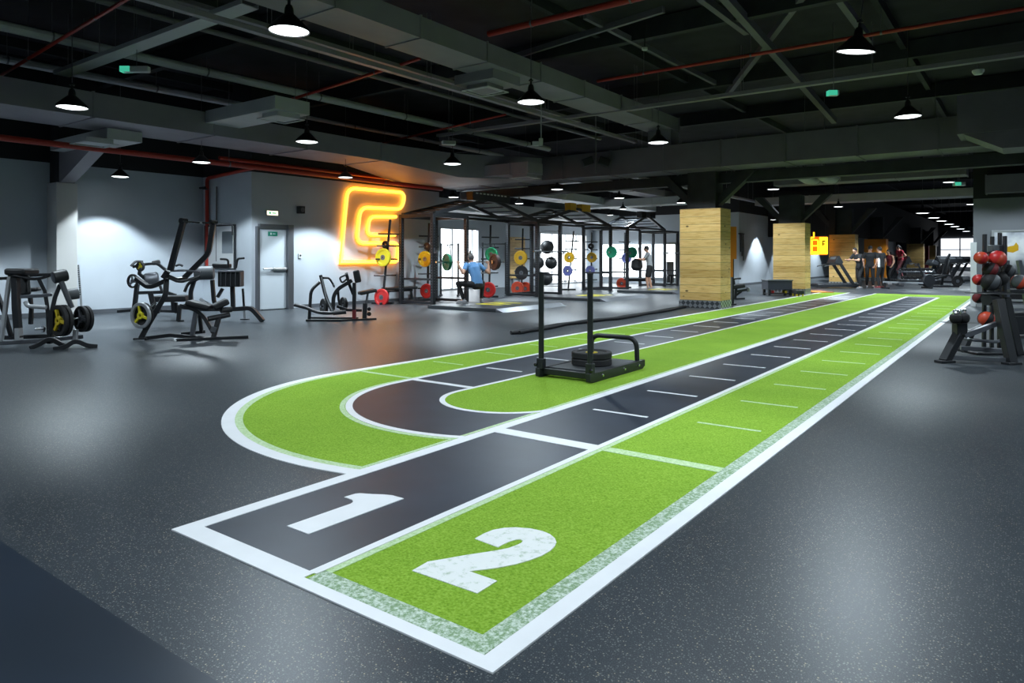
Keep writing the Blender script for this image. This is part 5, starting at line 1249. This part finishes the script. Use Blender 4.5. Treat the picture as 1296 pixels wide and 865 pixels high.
# rower and floor machine
p = DP(1146, 29.3); t = thing('rowing_machine', 'low rowing machine with a silver rail at the far end of the track', 'rowing machine', (p.x, p.y, 0), A + .15)
build(MB().bar([(-1.0, 0, .28), (.9, 0, .22)], .09, .07), 'rail', 'silver_paint', t); build(MB().boxb((-.35, -.16, .33), (-.02, .16, .38)), 'seat', 'vinyl_black', t, bevel=.015)
build(MB().lathe([(0, 0), (.26, 0), (.28, .03), (.28, .15), (.24, .18), (0, .18)], (1.05, -.09, .32), (0, 1, 0), 26), 'flywheel', 'black_steel', t)
build(MB().bar([(-.95, -.25, .03), (-.95, .25, .03)], .06).bar([(-.95, 0, .03), (-.95, 0, .28)], .06), 'rear_leg', 'black_steel', t); build(MB().bar([(1.0, -.3, .03), (1.0, .3, .03)], .06), 'front_foot', 'black_steel', t)
build(MB().bar([(.85, 0, .45), (.62, 0, .95)], .05).boxb((.5, -.1, .92), (.56, .1, 1.06)), 'monitor_arm', 'black_steel', t)
p = DP(1199, 30.2); t = thing('plate_machine', 'dark plate loaded machine at the far end, left of the stub wall', 'exercise machine', (p.x, p.y, 0), A)
rail(t, 'base_rail', [(-.7, 0, .05), (.5, 0, .05)], .08); rail(t, 'base_rail', [(-.5, .6, .05), (.5, .6, .05)], .08); rail(t, 'upright', [(-.1, .3, .05), (.15, .3, 1.2), (.3, .3, 1.45)], .08, r=.1)
rail(t, 'lever', [(-.6, .1, .35), (.1, .1, .55), (.45, .05, .3)], .07, r=.1); pad(t, 'seat', (-.45, .3, .5), (0, .3, .52), .35, .08); pad(t, 'back_pad', (.05, .3, .6), (.2, .3, 1.15), .3, .08, up=(1, 0, 0))
rail(t, 'rear_post', [(.3, .0, .05), (.3, .35, .9)], .06)
wp = t.matrix_basis @ V((.42, -.02, .28)); plate('dark plate on the far machine left of the stub wall', .24, 'rubber_black', wp, (-SA * -1, CA * -1, 0), .08, 0, 'grey_steel')
p = DP(1178, 33.0); t = thing('stepper_machine', 'pale topped exercise machine beside the far dumbbells', 'exercise machine', (p.x, p.y, 0), A)
build(MB().boxb((-.45, -.25, 0), (.45, .25, .25)), 'base', 'black_steel', t, bevel=.02); rail(t, 'mast', [(.3, 0, .2), (.15, 0, 1.0)], .12); build(MB().box((.08, 0, 1.05), (.3, .5, .2), Matrix.Rotation(.5, 3, 'Y')), 'console', 'grey_steel', t, bevel=.02)
tube(t, 'handle', [(.2, -.3, .9), (-.15, -.3, 1.0), (-.15, .3, 1.0), (.2, .3, .9)], .02); rail(t, 'pedal', [(-.4, -.15, .32), (.05, -.15, .3)], .12, h=.04)
# long storage box by the second column
a = DP(972, 23.8); b = DP(1003, 23.8); W_ = (b - a).length
t = thing('storage_bench', 'dark flat storage bench in front of the second wood column', 'bench', a, A)
build(MB().boxb((0, 0, .2), (W_, .6, .50)), 'box', 'navy_box', t, bevel=.015); build(MB().boxb((-.02, -.02, .50), (W_ + .02, .62, .535)), 'lid', 'vinyl_grey', t, bevel=.008)
for x in (.06, W_ - .06):
    for y in (.06, .54): build(MB().boxb((x - .04, y - .04, 0), (x + .04, y + .04, .2)), 'leg', 'black_steel', t)
build(MB().boxb((.04, .1, .05), (W_ - .04, .5, .08)), 'lower_shelf', 'black_steel', t)
for x, m, lb, yy in ((.2, 'red', 'small red dumbbell under the storage bench', .2), (W_ - .19, 'yellow', 'small yellow dumbbell under the storage bench', .2)):
    d_ = thing('hand_weight', lb, 'dumbbell', t.matrix_basis @ V((x, yy, .08 + .05)), A)
    build(MB().cyl((0, -.06, 0), (0, .06, 0), .014, 8), 'handle', 'chrome', d_)
    for s_ in (-1, 1): build(MB().cyl((0, s_ * .05, 0), (0, s_ * .12, 0), .05, 10), 'head', m, d_)
p = DP(1010, 23.5); t = thing('plyo_step', 'small dark step with yellow feet beside the storage bench', 'step', (p.x, p.y, 0), A)
build(MB().boxb((-.13, -.2, .08), (.13, .2, .2)), 'step_top', 'black_steel', t, bevel=.015)
for x in (-.1, .1):
    for y in (-.15, .15): build(MB().cyl((x, y, 0), (x, y, .085), .03, 10), 'foot', 'yellow', t)
# machine behind the nearest column + orange board
t, q, W = frame('back_extension_bench', 'dark exercise bench just right of the nearest wood column', 'exercise machine', 931, 21.5, 900, 280, .1272)
rail(t, 'base_rail', [q(190, 830, 0), q(330, 800, .3)], .07); rail(t, 'post', [q(235, 810, .1), q(250, 640, .1)], .08); pad(t, 'seat', q(195, 660, .1), q(310, 640, .2), .35, .12)
rail(t, 'lever', [q(250, 700, .1), q(360, 682, .2)], .07); pad(t, 'back_pad', q(215, 640, .2), q(205, 580, .25), .3, .1, up=(1, 0, 0)); tube(t, 'handle', [q(200, 590, .1), q(250, 570, .1), q(295, 572, .1)], .03)
rail(t, 'brace', [q(200, 790, .3), q(300, 700, .3)], .06)
build(MB().cyl(q(360, 682, .15), q(372, 682, .2), .07, 14), 'end_roller', 'silver_paint', t)
a = DP(923, 19.2); t = thing('orange_board', 'tall orange board standing behind the nearest wood column', 'board', a, A)
zz = lambda py: H - (py - HY) / F * 19.2
build(MB().boxb((0, 0, zz(328)), (.20, .5, zz(287))), 'upper_board', 'orange_paint', t, smooth=0); build(MB().boxb((0, .02, zz(351)), (.11, .5, zz(328))), 'lower_board', 'orange_paint', t, smooth=0)
build(MB().boxb((.11, .1, .0), (.16, .45, zz(328))), 'post', 'black_steel', t, smooth=0); build(MB().boxb((-.1, .0, 0), (.2, .5, .03)), 'foot', 'black_steel', t, smooth=0)
# hanging cable ropes on far wall
p = onX(940, 330, -10.6); t = thing('wall_hook', 'dark handles and straps hanging on the far grey wall right of the nearest column', 'gym straps', (-10.7, p.y, p.z + .3))
build(MB().boxb((0, -.3, .9), (.08, .3, .96)), 'rail', 'black_steel', t)
for y in (-.2, 0, .2): build(MB().tube([(.05, y, .92), (.06, y + .03, .4), (.07, y, -.1 - y)], .025, 8), 'strap', 'rubber_black', t)
# glowing yellow sign
a = DP(1025, 31.6); z1 = H - (294 - HY) / F * 31.6; z0 = H - (322 - HY) / F * 31.6; W_ = 23 / F * 31.6
t = thing('neon_sign', 'glowing yellow sign between the second and third wood columns', 'neon sign', (a.x, a.y, z0), A)
hh = z1 - z0
build(MB().boxb((W_ * .55, 0, 0), (W_, .08, hh * .78)), 'lit_block', 'neon_yellow', t, bevel=.02)
mk = MB().boxb((W_ * .68, -.012, hh * .38), (W_ * .73, 0, hh * .62)).boxb((W_ * .68, -.012, hh * .57), (W_ * .85, 0, hh * .62)).boxb((W_ * .68, -.012, hh * .44), (W_ * .82, 0, hh * .49))
build(mk, 'dark_mark', 'maroon', t, smooth=0)
L1 = build(MB().tube(fillet([(0.03, 0, .02), (.03, 0, hh * .75), (W_ * .22, 0, hh * .75), (W_ * .22, 0, hh * 1.0)], .05), .035, 8), 'neon_tube', 'neon_yellow', t)
build(MB().tube(fillet([(W_ * .12, 0, hh * .1), (W_ * .12, 0, hh * .65), (W_ * .45, 0, hh * .65), (W_ * .45, 0, hh * .1)], .08, 4), .03, 8, closed=True), 'neon_tube', 'neon_yellow', t)
build(MB().tube([(W_ * .12, 0, hh * .38), (W_ * .45, 0, hh * .38)], .03, 8), 'neon_tube', 'neon_yellow', t)
build(MB().tube([(0, 0, .02), (W_ * .5, 0, .02)], .035, 8), 'neon_tube', 'neon_yellow', t)
build(MB().boxb((0, .09, -.03), (W_, .12, hh * .8)), 'back_panel', 'neon_orange_panel', t, smooth=0)
for x in (W_ * .1, W_ * .9): build(MB().cyl((x, .1, hh * .7), (x, .1, 5.58 - z0), .01, 6), 'suspension_rod', 'black_steel', t)
p = DP(1036, 26.2); t = thing('orange_slab', 'thin orange slab on the floor beside the second wood column', 'mat', (p.x, p.y, 0.003), A); build(MB().boxb((-.35, -.5, 0), (.35, .6, .03)), 'slab_body', 'orange_paint', t, bevel=.008)  # thin orange slab lying flat on the floor
build(MB().boxb((.18, -.5, .0305), (.35, .6, .034)), 'slab_end', 'cloth_pink', t, smooth=0)
# ================================================================== people
def ell(mb, pts, ws, ds, side, n=16):
    side = V(side).normalized(); P_ = [V(p) for p in pts]; rings = []
    for i, p in enumerate(P_):
        t = (P_[min(i + 1, len(P_) - 1)] - P_[max(i - 1, 0)]).normalized(); fw = t.cross(side).normalized(); sd = fw.cross(t).normalized()
        rings.append(mb._v([p + sd * (ws[i] * math.cos(2 * PI * k / n)) + fw * (ds[i] * math.sin(2 * PI * k / n)) for k in range(n)]))
    for a, b in zip(rings, rings[1:]):
        for k in range(n): mb._f([a[k], a[(k + 1) % n], b[(k + 1) % n], b[k]])
    mb._f(rings[0][::-1]); mb._f(rings[-1])
def hand(mb, w, d, n, side, curl, s=1.0):
    """w wrist, d direction of the fingers, n palm normal, side = direction towards the thumb, curl in radians per joint"""
    w, d, n, side = V(w), V(d).normalized(), V(n).normalized(), V(side).normalized()
    M_ = Matrix((side, d, n)).transposed()
    mb.ball(w + d * .045 * s, 1, (.042 * s, .055 * s, .017 * s), 12, M_)
    for k, (off, L) in enumerate(((.030, .072), (.010, .080), (-.010, .074), (-.029, .058))):
        p = w + d * .085 * s + side * off * s; pts = [p - d * .02 * s]; a = curl * .4
        pts.append(p)
        for seg in (.45, .32, .23):
            a += curl; dd = d * math.cos(a) + n * math.sin(a); p = p + dd * (L * seg * s); pts.append(p)
        mb.limb(pts, [.0095 * s, .0095 * s, .009 * s, .0085 * s, .0075 * s], 8)
    p = w + d * .03 * s + side * .035 * s
    t1 = (side * .8 + d * .5 + n * .25).normalized(); t2 = (side * .25 + d * .8 + n * .55).normalized()
    mb.limb([p - side * .02 * s, p + t1 * .03 * s, p + t1 * .03 * s + t2 * .045 * s], [.012 * s, .0105 * s, .0085 * s], 8)
def person(label, loc, rz, J, look, shirt, pants, shoes, hair, skin='skin', sleeves=.6, shorts=False, long_hair=False, grip=(.9, .9), scale=1.0, cap=None):
    t = thing('person', label, 'person', loc, rz); t.scale = (scale,) * 3
    S = V((1, 0, 0)) if 'side' not in J else V(J['side']).normalized()
    pel, wai, che, nek, hed = [V(J[k]) for k in ('pelvis', 'waist', 'chest', 'neck', 'head')]
    look = V(look).normalized(); upv = (hed - nek).normalized(); hs = upv.cross(look).normalized() * -1
    look = (look - upv * look.dot(upv)).normalized(); hs = look.cross(upv).normalized()
    HM = Matrix((hs, look, upv)).transposed()
    b = MB()
    ell(b, [pel - (wai - pel) * .5, pel, wai, che, che.lerp(nek, .72), nek], [.11, .155, .128, .165, .14, .062], [.09, .11, .092, .112, .08, .06], S)
    b.limb([nek, hed - upv * .05], [.06, .055], 12)
    b.ball(hed, 1, (.077, .095, .115), 20, HM); b.ball(hed - upv * .055 + look * .02, 1, (.058, .07, .062), 14, HM)       # skull, jaw
    b.ball(hed + look * .098 - upv * .018, 1, (.015, .020, .028), 10, HM); b.ball(hed + look * .082 - upv * .062, 1, (.026, .014, .011), 10, HM)   # nose, mouth
    b.ball(hed + look * .078 + upv * .022, 1, (.05, .014, .010), 10, HM)                                                   # brow
    for s_ in (-1, 1): b.ball(hed + hs * s_ * .078 - upv * .01, 1, (.010, .02, .032), 10, HM)                              # ears
    for k, s_ in (('L', -1), ('R', 1)):
        sh, el, wr = V(J['sh' + k]), V(J['el' + k]), V(J['wr' + k])
        b.limb([che.lerp(sh, .55), sh, el, wr], [.07, .058, .042, .028], 12)
        b.limb([sh.lerp(el, .75), el.lerp(wr, .3), wr], [.043, .042, .028], 12)
        hd = V(J.get('hd' + k, wr - el)).normalized(); hn = V(J.get('hn' + k, (0, 1, 0))); hn = (hn - hd * hn.dot(hd)).normalized()
        hand(b, wr, hd, hn, V(J.get('ht' + k, hn.cross(hd) * s_)) , grip[0 if k == 'L' else 1])
        hp, kn, an, to = V(J['hip' + k]), V(J['kn' + k]), V(J['an' + k]), V(J['to' + k])
        b.limb([pel.lerp(hp, .8), hp, kn, an], [.10, .088, .056, .038], 12)
        b.limb([kn.lerp(an, .1), kn.lerp(an, .32), an], [.052, .054, .036], 12); b.limb([an - V((0, 0, .02)), to], [.04, .032], 10)
    build(b, 'body', skin, t, remesh=.008)
    # eyes
    for s_ in (-1, 1): build(MB().ball(hed + look * .088 + hs * s_ * .032 + upv * .004, .0105, n=10), 'eye', 'eye', t)
    # hair
    h = MB(); h.ball(hed + upv * .02 - look * .018, 1, (.086, .098, .112), 20, HM)
    if long_hair: h.limb([hed - look * .09 + upv * .03, hed - look * .13 - upv * .05, hed - look * .12 - upv * .2], [.05, .045, .02], 10)
    bmesh.ops.bisect_plane(h.bm, geom=h.bm.verts[:] + h.bm.edges[:] + h.bm.faces[:], plane_co=hed + look * .045 + upv * .01, plane_no=(look * .85 - upv * .53), clear_outer=True)
    bmesh.ops.holes_fill(h.bm, edges=h.bm.edges[:])
    build(h, 'hair', hair, t, remesh=.009)
    if cap:
        c = MB(); c.ball(hed + upv * .035 - look * .008, 1, (.094, .112, .105), 20, HM)
        bmesh.ops.bisect_plane(c.bm, geom=c.bm.verts[:] + c.bm.edges[:] + c.bm.faces[:], plane_co=hed + upv * .035, plane_no=-upv, clear_outer=True)
        bmesh.ops.holes_fill(c.bm, edges=c.bm.edges[:]); c.ball(hed + upv * .045 + look * .12, 1, (.07, .075, .01), 14, HM); build(c, 'cap', cap, t, remesh=.009)
    # shirt
    c = MB()
    ell(c, [pel - (wai - pel) * .05, pel.lerp(wai, .5), wai, che, che.lerp(nek, .75), nek - (nek - che) * .05], [.172, .160, .150, .186, .155, .072], [.125, .118, .112, .130, .096, .070], S)
    for k in 'LR':
        sh, el, wr = V(J['sh' + k]), V(J['el' + k]), V(J['wr' + k])
        if sleeves: c.limb([che.lerp(sh, .5), sh, sh.lerp(el, sleeves)], [.085, .076, .060], 12)
        else: c.limb([che.lerp(sh, .4), che.lerp(sh, .85)], [.09, .075], 12)
    build(c, 'shirt', shirt, t, remesh=.011)
    # trousers
    c = MB(); ell(c, [pel - (wai - pel) * .55, pel - (wai - pel) * .2, pel, pel.lerp(wai, .45)], [.135, .168, .170, .150], [.11, .124, .122, .108], S)
    for k in 'LR':
        hp, kn, an = V(J['hip' + k]), V(J['kn' + k]), V(J['an' + k])
        if shorts: c.limb([pel.lerp(hp, .8), hp, hp.lerp(kn, .82)], [.112, .108, .085], 12)
        else: c.limb([pel.lerp(hp, .8), hp, kn, kn.lerp(an, .3), an.lerp(kn, .08)], [.108, .100, .068, .066, .048], 12)
    build(c, 'shorts' if shorts else 'leggings', pants, t, remesh=.011)
    for k in 'LR':
        an, to = V(J['an' + k]), V(J['to' + k]); s0 = MB(); f_ = (to - an); f_.z = 0; f_.normalize()
        base = V((an.x, an.y, 0)); s0.limb([base - f_ * .05 + V((0, 0, .045)), base + f_ * .06 + V((0, 0, .045)), V((to.x, to.y, .036))], [.045, .046, .036], 12); s0.limb([base + V((0, 0, .05)), base + V((0, 0, .10))], [.044, .042], 10)
        sh_ = build(s0, 'shoe', shoes, t, remesh=.009)
        build(MB().bar([base - f_ * .095 + V((0, 0, .010)), V((to.x, to.y, .010)) + f_ * .035], .082, .02), 'sole', 'shoe_grey', sh_, bevel=.006)
    return t
# squatting person, back to the camera side, bar along the local x axis
J = dict(pelvis=(0, -.26, .50), waist=(0, -.20, .70), chest=(0, -.08, .90), neck=(0, .03, 1.07), head=(0, .08, 1.19),
         shL=(-.20, -.02, 1.00), shR=(.20, -.02, 1.00), elL=(-.40, -.20, .80), elR=(.40, -.20, .80), wrL=(-.46, -.07, 1.02), wrR=(.46, -.07, 1.02),
         hdL=(0, .15, 1), hdR=(0, .15, 1), hnL=(0, 1, 0), hnR=(0, 1, 0), htL=(1, 0, 0), htR=(-1, 0, 0),
         hipL=(-.11, -.24, .50), hipR=(.11, -.24, .50), knL=(-.38, .10, .52), knR=(.38, .10, .52), anL=(-.27, -.02, .09), anR=(.27, -.02, .09), toL=(-.36, .14, .035), toR=(.36, .14, .035))
person('person in blue shirt squatting with a barbell on the lifting platform', (PX, PY, .088), PR, J, (0, 1, -.05), 'cloth_blue', 'cloth_black', 'shoe_grey', 'hair_grey', sleeves=.55, grip=(.95, .95))
def stand(lean=0.0, arms='down', step=.0, bend=0.0):
    d = dict(pelvis=(0, 0, .95), waist=(0, .01, 1.12), chest=(0, .02 + lean * .6, 1.33), neck=(0, .02 + lean, 1.50), head=(0, .05 + lean * 1.25, 1.63),
             shL=(-.20, .0 + lean * .9, 1.43), shR=(.20, .0 + lean * .9, 1.43), elL=(-.26, -.04 + lean * .8, 1.14), elR=(.26, -.04 + lean * .8, 1.14), wrL=(-.25, .1 + lean, .93), wrR=(.25, .1 + lean, .93),
             hnL=(1, 0, 0), hnR=(-1, 0, 0), htL=(0, 1, 0), htR=(0, 1, 0),
             hipL=(-.095, 0, .92), hipR=(.095, 0, .92), knL=(-.11, .04 + step, .50), knR=(.11, .04 - step * .3, .50), anL=(-.115, -.01 + step * .8, .09), anR=(.115, -.01 - step, .09), toL=(-.13, .15 + step * .8, .035), toR=(.13, .15 - step, .035))
    if arms == 'front':
        d.update(elL=(-.27, .16 + lean, 1.20), elR=(.27, .16 + lean, 1.20), wrL=(-.2, .38 + lean, 1.24), wrR=(.2, .38 + lean, 1.24))
    if arms == 'run':
        d.update(elL=(-.27, -.18 + lean, 1.20), elR=(.27, -.02 + lean, 1.17), wrL=(-.24, .04 + lean, 1.12), wrR=(.2, .22 + lean, 1.25))
    return d
p = DP(822, 27.6); person('standing man in grey t-shirt and black shorts beside the third squat rack', (p.x, p.y, .0), A + PI / 2 - .3, stand(.06, 'front', .06), (0, 1, -.25), 'cloth_grey', 'cloth_black', 'shoe_grey', 'hair_black', shorts=True)
p = DP(806, 28.2); d_ = thing('gym_bag', 'dark bag hanging on the third squat rack beside the standing man', 'bag', (p.x, p.y, 0), A)
build(MB().lathe([(0, .75), (.16, .78), (.24, .9), (.22, 1.15), (.1, 1.25), (0, 1.26)], n=18), 'bag_body', 'vinyl_black', d_); build(MB().tube(fillet([(-.1, 0, 1.2), (-.06, 0, 1.7), (.06, 0, 1.7), (.1, 0, 1.2)], .08), .015, 8), 'strap', 'rubber_black', d_)
p = DP(1088, 29.2); person('person in loose black clothes leaning forward at the end of the track', (p.x, p.y, 0), A + PI / 2 + .3, stand(.16, 'front', .1), (0, 1, -.5), 'cloth_black', 'cloth_black', 'shoe_grey', 'hair_black', scale=.97)
p = DP(1101, 30.2); person('person in dark clothes and cap standing behind the leaning person', (p.x, p.y, 0), A + PI - .4, stand(.02, 'down', .05), (.3, 1, 0), 'cloth_black', 'cloth_black', 'shoe_grey', 'hair_black', cap='cloth_black', scale=1.02)
p = DP(1115, 29.4); person('person in dark top and black trousers holding a pale bottle', (p.x, p.y, 0), A + .5, stand(.02, 'down', .03), (0, 1, 0), 'cloth_black', 'cloth_black', 'maroon', 'hair_black', sleeves=.5)
wp = DP(1112.5, 28.9); bo = thing('water_bottle', 'pale tall bottle held by the person in black trousers', 'bottle', (wp.x, wp.y, .90), 0)
build(MB().lathe([(0, 0), (.04, 0), (.045, .02), (.045, .3), (.03, .34), (.02, .36), (.02, .38), (0, .38)], n=16), 'bottle_body', 'sign_white', bo); build(MB().cyl((0, 0, .38), (0, 0, .42), .022, 12), 'cap', 'black_steel', bo)
p = DP(1140, 36); person('runner in red top on the far treadmill', (p.x, p.y, .18), A + PI / 2, stand(.08, 'run', .16), (0, 1, 0), 'cloth_red', 'cloth_pink', 'shoe_grey', 'hair_black', sleeves=.4, long_hair=True)
p = DP(1126, 33.5); person('woman with ponytail in a dark top walking near the far treadmill', (p.x, p.y, 0), A + 1.9, stand(.04, 'down', .12), (0, 1, 0), 'maroon', 'cloth_black', 'shoe_grey', 'hair_black', sleeves=0, long_hair=True, scale=.95)
